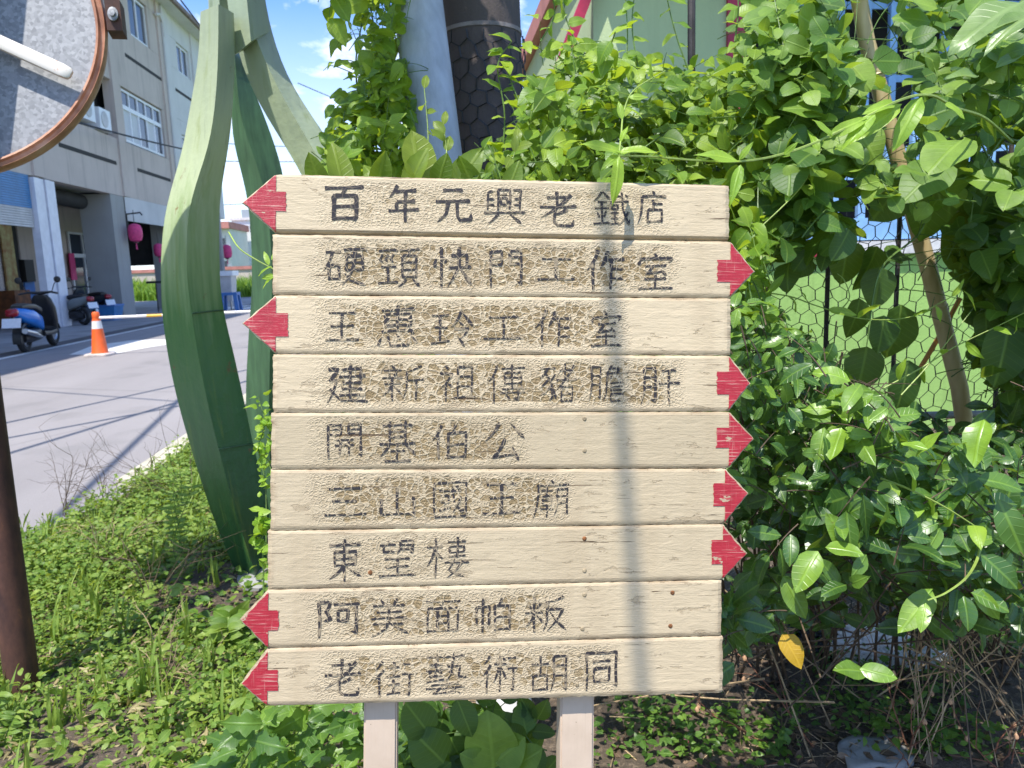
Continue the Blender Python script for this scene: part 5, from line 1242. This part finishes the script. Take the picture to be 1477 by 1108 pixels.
p_ = Plant(); p_.gaps = GAPS[:3]
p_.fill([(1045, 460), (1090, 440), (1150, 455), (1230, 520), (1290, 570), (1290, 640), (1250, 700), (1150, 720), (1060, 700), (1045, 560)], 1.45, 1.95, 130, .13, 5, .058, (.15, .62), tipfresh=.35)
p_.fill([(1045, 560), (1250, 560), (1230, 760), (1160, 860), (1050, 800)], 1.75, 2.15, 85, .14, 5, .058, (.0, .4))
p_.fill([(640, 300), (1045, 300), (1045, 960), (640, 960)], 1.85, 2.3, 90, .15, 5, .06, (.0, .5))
p_.fill([(1060, 420), (1100, 400), (1140, 470), (1100, 520), (1050, 500)], 1.5, 1.9, 26, .1, 5, .042, (.5, .95))
p_.fill([(1170, 560), (1270, 540), (1300, 600), (1240, 640)], 1.4, 1.7, 22, .12, 5, .06, (.6, .98))
for k in range(9):
    x = 1060 + 20 * k; q = G(x + random.uniform(-20, 20), 985); t_ = P(x + random.uniform(-30, 60), random.uniform(480, 620), 1.8)
    s_ = p_.path([q, q * .6 + t_ * .4 + RV(.03), q * .25 + t_ * .75 + RV(.04), t_], .0055)
p_.build('glossy_shrub', 'bushy shrub with small glossy leaves right beside the red arrow tips', 'shrub', 'ellip', m_leaf_gloss, m_twig, (.85, 1.85, 0))
# 7 larger glossy shrub lower right
p_ = Plant(); p_.gaps = [([(1170, 905), (1340, 905), (1480, 940), (1480, 1110), (1050, 1110), (1050, 930)], .95)]
p_.fill([(1170, 700), (1250, 620), (1330, 640), (1477, 620), (1490, 860), (1400, 900), (1290, 880), (1180, 860)], 1.45, 1.9, 92, .15, 5, .078, (.1, .6), tipfresh=.3)
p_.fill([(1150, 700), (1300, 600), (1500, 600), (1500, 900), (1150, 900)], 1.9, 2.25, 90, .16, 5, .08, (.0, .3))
p_.fill([(1050, 800), (1130, 780), (1180, 860), (1130, 930), (1050, 930)], 1.45, 1.8, 20, .12, 4, .072, (.2, .6))
p_.fill([(1480, 560), (1950, 560), (1950, 960), (1480, 960)], 1.6, 2.3, 110, .16, 5, .078, (.1, .7), tipfresh=.3)
for x, y, x1, y1, tn in ((1180, 795, 1150, 845, .85), (1190, 790, 1240, 790, .8), (1250, 800, 1235, 830, .7), (1262, 770, 1290, 735, .9), (1330, 715, 1300, 750, .95), (1345, 725, 1330, 760, .9), (1320, 660, 1345, 620, .98), (1300, 640, 1335, 640, .95), (1225, 795, 1205, 750, .8), (1345, 850, 1305, 905, .9), (1335, 870, 1330, 905, .95), (1415, 800, 1470, 845, .45), (1400, 855, 1455, 875, .6), (1405, 850, 1440, 890, .9), (1410, 690, 1477, 700, .6), (1440, 720, 1478, 800, .55), (1375, 640, 1420, 660, .7), (1420, 605, 1400, 660, .9), (1390, 860, 1400, 905, .4), (1240, 965, 1290, 975, .8), (1250, 970, 1215, 960, .7), (1130, 830, 1160, 890, .75)):
    dep = random.uniform(1.4, 1.5); a = P(x, y, dep); b = P(x1, y1, dep - .03); p_.leaf(a, b - a, LIGHT + RV(.35), np.linalg.norm(b - a) * 1.1, tn, .25, force=True)
p_.leaf(P(1128, 915, 1.55), P(1150, 950, 1.53) - P(1128, 915, 1.55), (0, -1, .4), .075, .6, .2, dead=True, force=True)
p_.leaf(P(1080, 905, 1.6), P(1110, 860, 1.6) - P(1080, 905, 1.6), (0, -1, .6), .08, .5, .2, force=True)
for k in range(8):
    x = 1180 + 40 * k; q = G(x, 985) ; t_ = P(x + random.uniform(-30, 30), random.uniform(650, 760), 1.9)
    p_.path([q, q * .5 + t_ * .5 + RV(.05), t_], .005)
p_.build('pepper_shrub', 'dark shrub with larger glossy pointed leaves above the littered soil', 'shrub', 'ellip', m_leaf_gloss, m_twig, (1.2, 1.8, 0))
p_ = Plant()
s_ = p_.path([P(1415, 768, 1.45), P(1412, 800, 1.43), P(1395, 832, 1.42), P(1365, 855, 1.41), P(1338, 866, 1.41)], .003)
s_ = p_.path([P(1270, 690, 1.5), P(1310, 705, 1.47), P(1360, 730, 1.45), P(1405, 758, 1.45)], .0024)
for i in range(4, len(s_), 5): p_.leaf(s_[i], RV(.6) + (.4, -.2, 0), None, .055, .9, force=True)
p_.build('shrub_runner', 'yellow green shoot arching over the dark glossy leaves at the lower right', 'vine', 'ovate', m_leaf_fresh, m_stem_y, (1.1, 1.5, 0))
# 8 fine runners over the fence gap
p_ = Plant()
for pts, d, lv in (([(1088, 420), (1140, 428), (1180, 442), (1245, 460), (1310, 458), (1360, 435), (1388, 418)], 1.9, 1), ([(1210, 450), (1225, 430), (1218, 405), (1208, 395)], 1.9, 0), ([(1275, 560), (1330, 530), (1378, 500), (1440, 470), (1490, 445)], 1.85, 1), ([(1300, 570), (1345, 520), (1400, 450)], 1.85, 0), ([(1050, 370), (1095, 330), (1155, 270), (1185, 215)], 1.7, 1)):
    s_ = p_.path([P(x, y, d) for x, y in pts], .002)
    if lv:
        for i in range(3, len(s_), 5):
            sg = 1 if i % 2 else -1; p_.leaf(s_[i], np.array([.3, -.2, sg * .6]) + RV(.3), None, random.uniform(.04, .07), random.uniform(.6, 1), .3, force=True)
p_.build('fence_runner', 'thin bright runners with few leaves trailing across the wire mesh gap', 'vine', 'lance', m_leaf_fresh, m_stem_y, (1.3, 1.95, 0))
# 9 small weed left of the sign against the sculpture
p_ = Plant()
for x, y0, y1, d, ln in ((378, 700, 572, 2.2, .030), (388, 690, 600, 2.2, .028), (382, 812, 735, 1.9, .03), (374, 800, 745, 1.9, .026)):
    s_ = p_.path([P(x + 6, y0 + 90, d), P(x + 5, y0, d), P(x - 5, y0 * .6 + y1 * .4, d), P(x + 4, y0 * .3 + y1 * .7, d), P(x - 6, y1, d)], .0022)
    for i in range(6, len(s_), 1):
        for sg in (-1, 1):
            if random.random() < .62: p_.leaf(s_[i] + RV(.008), np.array([sg, -.3, .25]) + RV(.6), None, ln * random.uniform(.35, 1.2), random.uniform(.4, .95), .2, force=True)
p_.build('pole_weed', 'slender small leaved weed growing between the sign edge and the green sculpture', 'weed', 'ovate', m_leaf_fresh, m_stem, (-.6, 2.0, 0))
p_ = Plant(); s_ = p_.path([P(330, 335, 1.6), P(345, 358, 1.55), P(370, 375, 1.45), P(402, 392, 1.32)], .002)
for x, y, x1, y1 in ((388, 383, 380, 360), (392, 385, 372, 392), (398, 398, 362, 402), (395, 400, 378, 410), (392, 375, 400, 352)):
    a = P(x, y, 1.36); p_.leaf(a, P(x1, y1, 1.36) - a, None, .03, .8, force=True)
p_.build('vine_tendril', 'thin pale tendril reaching out left from behind the sign', 'vine', 'lance', m_leaf_fresh, m_stem_y, (-.4, 1.45, 0))
# 10 leaves under and behind the sign legs
p_ = Plant()
p_.fill([(560, 1010), (700, 1005), (770, 1060), (780, 1120), (560, 1120)], 1.55, 1.9, 46, .14, 5, .058, (.0, .55))
for x, y, x1, y1, tn in ((712, 1108, 705, 1040, .9), (715, 1100, 750, 1070, .85), (700, 1105, 670, 1090, .8), (735, 1110, 775, 1085, .8), (640, 1100, 600, 1060, .2), (620, 1060, 590, 1020, .15), (660, 1010, 680, 1060, .2)):
    a = P(x, y, 1.5); b = P(x1, y1, 1.48); p_.leaf(a, b - a, (0, -.8, .6), np.linalg.norm(b - a) * 1.1, tn, .2, force=True)
p_.build('shade_plant', 'dark leafy plant growing between the two posts under the sign', 'plant', 'broad', m_leaf_broad, m_stem, (-.05, 1.75, 0))
p_ = Plant()
for k in range(22):
    x = random.uniform(330, 540); y = random.uniform(1015, 1120); q = G(x, 1108 + random.uniform(0, 30)); q[1] += random.uniform(-.1, .25)
    t_ = P(x, y, random.uniform(1.5, 1.8))
    for i in range(4):
        dd = np.array([math.cos(i * 1.9 + k), math.sin(i * 1.9 + k) - .4, .25]) + RV(.2); p_.leaf(t_ + RV(.02), dd, LIGHT + RV(.3), random.uniform(.055, .095), random.uniform(.2, .9), .4, force=t_[1] > 1.35)
    p_.T.tube([q, (q + t_) / 2 + RV(.01), t_], .0025, 4)
p_.build('lobed_weed', 'weed with long lobed leaves at the foot of the left sign post', 'weed', 'lobed', m_leaf_mid, m_stem, (-.35, 1.8, 0))
# 11 verge ground cover
def gh_(x, y): return .02
L = []
def verge_ok(x, y):
    if y < .9: return False
    edge = -2.02 - .25 * max(0, math.sin(y * 1.9 + .4)) * (y < 5.6)
    if x < edge: return False
    return True
def dens(x, y): return .5 + .5 * math.sin(x * 3.1 + 1.3 * math.sin(y * 2.3)) * math.sin(y * 2.7 + x)
def tuft(L, x, y, h, k, ln, tint):
    for i in range(k):
        a = random.uniform(0, 6.28); r_ = random.uniform(0, .05); z = random.uniform(.15, 1) * h
        L.append((np.array([x + r_ * math.cos(a), y + r_ * math.sin(a), .015 + z]), np.array([math.cos(a), math.sin(a), random.uniform(-.1, .7)]), np.array([-.1, -.25, 1]) + RV(.45), ln * random.uniform(.6, 1.35), random.uniform(*tint), random.uniform(.1, .6)))
c = 0
while c < 8600:
    y = 1.3 + 5.2 * random.random() ** 1.25; x = random.uniform(-2.35, .05 + .1 * y)
    if not verge_ok(x, y) or proj((x, y, 0))[0] > 470 or proj((x, y, 0))[0] < -60: continue
    dn = dens(x, y)
    if random.random() > .42 + .58 * dn: continue
    tuft(L, x, y, .02 + .19 * dn * random.random() ** 1.4 + (.02 if y > 3.6 else 0), random.randint(5, 9), random.choice((.015, .019, .026)) if y < 3.4 else .026, (.15, 1.0)); c += 1
o = leaf_mesh('ground_cover', 'small', L, m_leaf_weed); tag(o, 'mat of small leaved green weeds covering the verge left of the sign', 'ground cover', None, 'stuff')
L = []
for k in range(620):
    y = random.uniform(1.5, 6.3); x = random.uniform(-2.3, -.1)
    if verge_ok(x, y) and proj((x, y, 0))[0] < 420: tuft(L, x, y, .12, random.randint(3, 7), random.uniform(.028, .052), (.3, 1.0))
o = leaf_mesh('broad_ground_cover', 'ellip', L, m_leaf_weed); tag(o, 'larger leaved low weeds scattered through the verge', 'ground cover', None, 'stuff')
L = []
for k in range(1100):
    y = 1.4 + 5 * random.random() ** 1.2; x = random.uniform(-2.3, .1)
    if not verge_ok(x, y) or proj((x, y, 0))[0] > 450: continue
    for i in range(5):
        a = random.uniform(0, 6.28); L.append((np.array([x + .03 * math.cos(a * 3), y + .03 * math.sin(a * 2), random.uniform(.01, .07)]), np.array([math.cos(a), math.sin(a), random.uniform(-.1, 1.2)]), np.array([0, -.3, 1]) + RV(.5), random.uniform(.02, .055), random.random(), random.uniform(.1, .7)))
GL = []
for k in range(190):
    y = 1.5 + 4.6 * random.random(); x = random.uniform(-2.3, -.05)
    if not verge_ok(x, y) or proj((x, y, 0))[0] > 400: continue
    for i in range(random.randint(5, 11)):
        a = random.uniform(0, 6.28); GL.append((np.array([x + RV(.012)[0], y + RV(.012)[1], .01]), np.array([.5 * math.cos(a), .5 * math.sin(a), 1.0]), np.array([math.cos(a), math.sin(a) - .3, .3]), random.uniform(.07, .19), random.uniform(.2, 1), random.uniform(.2, .9)))
o = leaf_mesh('grass_tufts', 'blade', GL, m_leaf_weed); tag(o, 'thin grass tufts standing up through the low weeds of the verge', 'grass', None, 'stuff')
BL = []
while len(BL) < 260:
    q = G(random.uniform(230, 385), random.uniform(800, 960)); tuft(BL, q[0], q[1], .09, random.randint(4, 8), random.choice((.02, .03, .045)), (.1, .9))
o = leaf_mesh('foot_weeds', 'ovate', BL, m_leaf_mid); tag(o, 'small weeds crowding round the foot of the green sculpture', 'ground cover', None, 'stuff')
m_dryleaf = leaf_mat('bleached_straw_blade', (0.16, 0.13, 0.05), (0.34, 0.27, 0.12), (0.48, 0.42, 0.22), .2, .7)
o = leaf_mesh('straw_blades', 'thin', L, m_dryleaf); tag(o, 'bleached dry blades mixed through the green verge', 'dry grass', None, 'stuff')
L = []
for k in range(620):
    q = G(random.uniform(880, 1490), random.uniform(900, 1120)); q[0] += random.uniform(-.1, .1)
    if dens(q[0] * 2, q[1] * 2) > .42: tuft(L, q[0], q[1], .09, random.randint(4, 8), random.choice((.016, .022, .03)), (.2, .9))
o = leaf_mesh('clover_patch', 'small', L, m_leaf_mid); tag(o, 'small clover patches on the shaded soil at the lower right', 'ground cover', None, 'stuff')
# dry litter
mb = MB()
for k in range(2600):
    if k < 800: q = np.array([random.uniform(-2.2, .3), random.uniform(1.2, 5.5), .02])
    else: q = G(random.uniform(560, 1500), random.uniform(880, 1120)); q[2] = .015
    if q[0] < -2.0: continue
    a = random.uniform(0, 6.28); l_ = random.uniform(.03, .16); d_ = np.array([math.cos(a), math.sin(a), random.uniform(-.05, .25)]) * l_
    mb.tube([q, q + d_ * .5 + (0, 0, .004), q + d_], random.uniform(.0008, .0022), 3)
o = mb.build('straw_litter', m_straw); tag(o, 'dry straw and twig litter strewn over the soil', 'litter', None, 'stuff')
L = []
for k in range(900):
    q = G(random.uniform(880, 1500), random.uniform(890, 1120)); a = random.uniform(0, 6.28)
    L.append((q + (0, 0, random.uniform(.02, .04)), np.array([math.cos(a), math.sin(a), .1]), np.array([0, -.1, 1]) + RV(.4), random.uniform(.02, .055), random.random(), random.uniform(-.3, .6)))
m_brownleaf = leaf_mat('dry_brown_leaf', (0.07, 0.045, 0.027), (0.15, 0.095, 0.06), (0.30, 0.21, 0.135), .15, .7)
o = leaf_mesh('leaf_litter', 'ellip', L, m_brownleaf); tag(o, 'dead brown leaves lying under the shrubs', 'litter', None, 'stuff')
# 12 dry twiggy shrubs by the road, weeds, seed stalks
def branchy(mb, p, d, length, depth, rad, tips):
    pts = [np.array(p)]; dd = nrm(d)
    for i in range(5): dd = nrm(dd + RV(.12)); pts.append(pts[-1] + dd * length / 5)
    mb.tube(pts, [rad * (1 - .12 * i) for i in range(6)], 4)
    tips.append(pts[-1])
    if depth:
        for i in (2, 3, 4, 5):
            if random.random() < .8: branchy(mb, pts[i], dd + RV(.55), length * random.uniform(.4, .7), depth - 1, rad * .55, tips)
def drybush(x, y, n, h, lean, label, mat=None, pods=None, fan=.35, dep=2):
    q = G(x, y); mb = MB(); tips = []
    for k in range(n): branchy(mb, q + RV(.02) * (1, 1, 0), np.array(lean) + RV(fan), h * random.uniform(.7, 1.1), dep, .0028, tips)
    t = thing('dry_weed', label, 'dry weed', tuple(q)); mb.build('stem', mat or m_twig, t)
    if pods:
        pm = MB()
        for tp in tips[::2]:
            if tp[2] > .03: pm.lathe([(.001, -.008), (.006, -.004), (.0065, .002), (.003, .008), (.001, .010)], tuple(tp), 7)
        pm.build('seed_pods', m_pod, t, True)
    return t
drybush(275, 725, 7, .48, (-.75, .1, .75), 'leafless brown weed fanning left over the road beside the sculpture')
drybush(95, 745, 6, .36, (-.05, .1, 1), 'leafless thin weed standing at the road edge near the brown post')
drybush(215, 890, 6, .34, (.0, .1, 1), 'dry brown weed in the middle of the green verge')
drybush(150, 830, 6, .30, (.2, .1, 1), 'tan dry weed left of centre in the verge near the brown post', m_straw)
drybush(225, 1000, 5, .22, (.5, .1, .7), 'low tan dry weed bending right on the near verge', m_straw)
drybush(160, 740, 6, .30, (-.3, .1, 1), 'dry weed at the ragged road edge between the two leafless ones', m_twig)
drybush(1150, 1085, 3, .30, (-.6, .1, .8), 'reddish dry weed arching left below the glossy shrub', m_redtwig, True, .3, 1)
drybush(1310, 1100, 4, .26, (-.2, 0, 1), 'dry seed stalk with orange brown pods by the grey block', m_redtwig, True, .3, 1)
drybush(1440, 1120, 4, .24, (.1, 0, 1), 'dry seed stalk with pods at the lower right corner of the soil', m_redtwig, True, .35, 1)
# long bent straws on the right
mb = MB()
for k in range(34):
    a = P(random.uniform(1290, 1480), random.uniform(860, 960), random.uniform(1.75, 2.2)); b = G(random.uniform(1250, 1520), random.uniform(1000, 1130)); b[2] = .01
    mb.tube([a, (a + b) / 2 + RV(.02) + (0, 0, .04), b], random.uniform(.001, .002), 4)
for k in range(40):
    a = G(random.uniform(880, 1477), random.uniform(900, 1110)); d_ = RV(.22); a[2] = .02 + abs(d_[2]); mb.tube([a - d_ * .8, a + RV(.01), a + d_], random.uniform(.0012, .003), 4)
t = thing('dead_grass', 'long bent dry grass stalks leaning under the shrub at the lower right', 'dead grass', (1.4, 2.2, 0)); mb.build('stalks', m_straw, t)
mb = MB()
for k in range(46):
    x = random.uniform(1050, 1480); q = G(x, random.uniform(935, 1000)); t_ = P(x + random.uniform(-60, 60), random.uniform(640, 860), random.uniform(1.7, 2.2)); mb.tube([q, (q + t_) / 2 + RV(.04), t_], random.uniform(.0015, .004), 4)
for k in range(26):
    a = P(random.uniform(1050, 1400), random.uniform(780, 960), random.uniform(1.7, 2.1)); d_ = RV(.14); mb.tube([a - d_, a + RV(.02), a + d_], .0022, 4)
t = thing('bare_stems', 'tangle of bare brown stems at the base of the shrubs', 'bare shrub', (1.2, 2.1, 0)); mb.build('stem', m_twig, t)
# green upright weed in front of the sculpture foot
for (x, y, h, n, lab) in ((272, 850, .42, 12, 'upright green weed with narrow leaves in front of the sculpture leaf'), (262, 760, .36, 9, 'second thin upright weed nearer the road beside the sculpture leaf'), (30, 1075, .16, 9, 'bright weed tuft at the foot of the brown post'), (335, 945, .10, 8, 'broad leaved low weed in front of the sculpture footing')):
    p_ = Plant(); q = G(x, y)
    for k in range(3):
        s_ = p_.path([q + RV(.015) * (1, 1, 0), q + np.array([0, 0, h * .5]) + RV(.03), q + np.array([0, 0, h]) + RV(.05)], .0025)
        for i in range(3, len(s_)):
            for sg in (-1, 1): p_.leaf(s_[i], np.array([sg * random.uniform(.5, 1), random.uniform(-.8, .3), .35]), None, (.07 if n == 8 else .042) * random.uniform(.7, 1.3), random.uniform(.3, .9), .4)
    p_.build('verge_weed', lab, 'weed', 'lance' if n > 8 else 'ovate', m_leaf_weed, m_stem, tuple(q))
# 13 litter: plastic bag, block, wrapper
def crumple(c, rx, ry, rz, mat, name, label, seed, par=None):
    bm = bmesh.new(); bmesh.ops.create_icosphere(bm, subdivisions=5, radius=1); r2 = np.random.default_rng(seed)
    A = r2.normal(0, 3.2, (9, 3)); ph = r2.uniform(0, 6, 9)
    for v in bm.verts:
        p0 = np.array(v.co); f_ = 1 + sum(.09 * abs(math.sin(A[i] @ p0 * (1 + i * .35) + ph[i])) for i in range(9)) - .45
        v.co = (c[0] + p0[0] * rx * f_, c[1] + p0[1] * ry * f_, max(.012, c[2] + p0[2] * rz * f_))
    me = bpy.data.meshes.new(name); bm.to_mesh(me); bm.free(); me.materials.append(mat); o = bpy.data.objects.new(name, me); COL.objects.link(o)
    return tag(o, label, 'plastic bag')
q = G(1255, 955); crumple(q + (0, 0, .05), .13, .10, .07, m_bag, 'plastic_bag', 'crumpled white plastic bag lying under the glossy shrub', 3)
q = G(1185, 940); crumple(q + (0, .02, .05), .10, .09, .07, m_bagk, 'plastic_bag', 'crumpled black plastic bag next to the white one', 5)
q = G(1325, 965); crumple(q + (0, 0, .03), .10, .05, .035, m_bag, 'plastic_bag', 'flat white plastic scrap on the soil right of the bags', 8)
bm = bmesh.new(); bmesh.ops.create_cube(bm, size=1); bmesh.ops.subdivide_edges(bm, edges=list(bm.edges), cuts=10, use_grid_fill=True)
q = G(1262, 1100)
for v in bm.verts:
    n_ = .004 * math.sin(v.co.x * 9 + v.co.y * 7) + .003 * math.sin(v.co.y * 13 - v.co.z * 11); k_ = 1 - .12 * (abs(v.co.x * v.co.y * 4) ** 3)
    v.co = (q[0] + v.co.x * .19 * k_ + n_ + .02 * v.co.y, q[1] + v.co.y * .13 * k_ + n_, -.005 + v.co.z * .08 + n_ * .6)
me = bpy.data.meshes.new('stone_block'); bm.to_mesh(me); bm.free(); me.polygons.foreach_set('use_smooth', [True] * len(me.polygons)); me.materials.append(m_rock); o = bpy.data.objects.new('stone_block', me); COL.objects.link(o); tag(o, 'grey rough stone block half buried in the soil at the bottom right', 'stone')
q = G(993, 1088); mb = MB(); rows_ = []
for i in range(6): rows_.append([(q[0] + .011 * j - .02 + .002 * i, q[1] + .009 * i - .02, .04 + .006 * math.sin(i * 2.1 + j * 1.7) - .004 * j) for j in range(5)])
mb.loops(rows_, False, False); o = mb.build('candy_wrapper', m_wrap, None, True); tag(o, 'small crumpled pink and white wrapper on the dark soil', 'wrapper')
o.modifiers.new('s', 'SOLIDIFY').thickness = .001
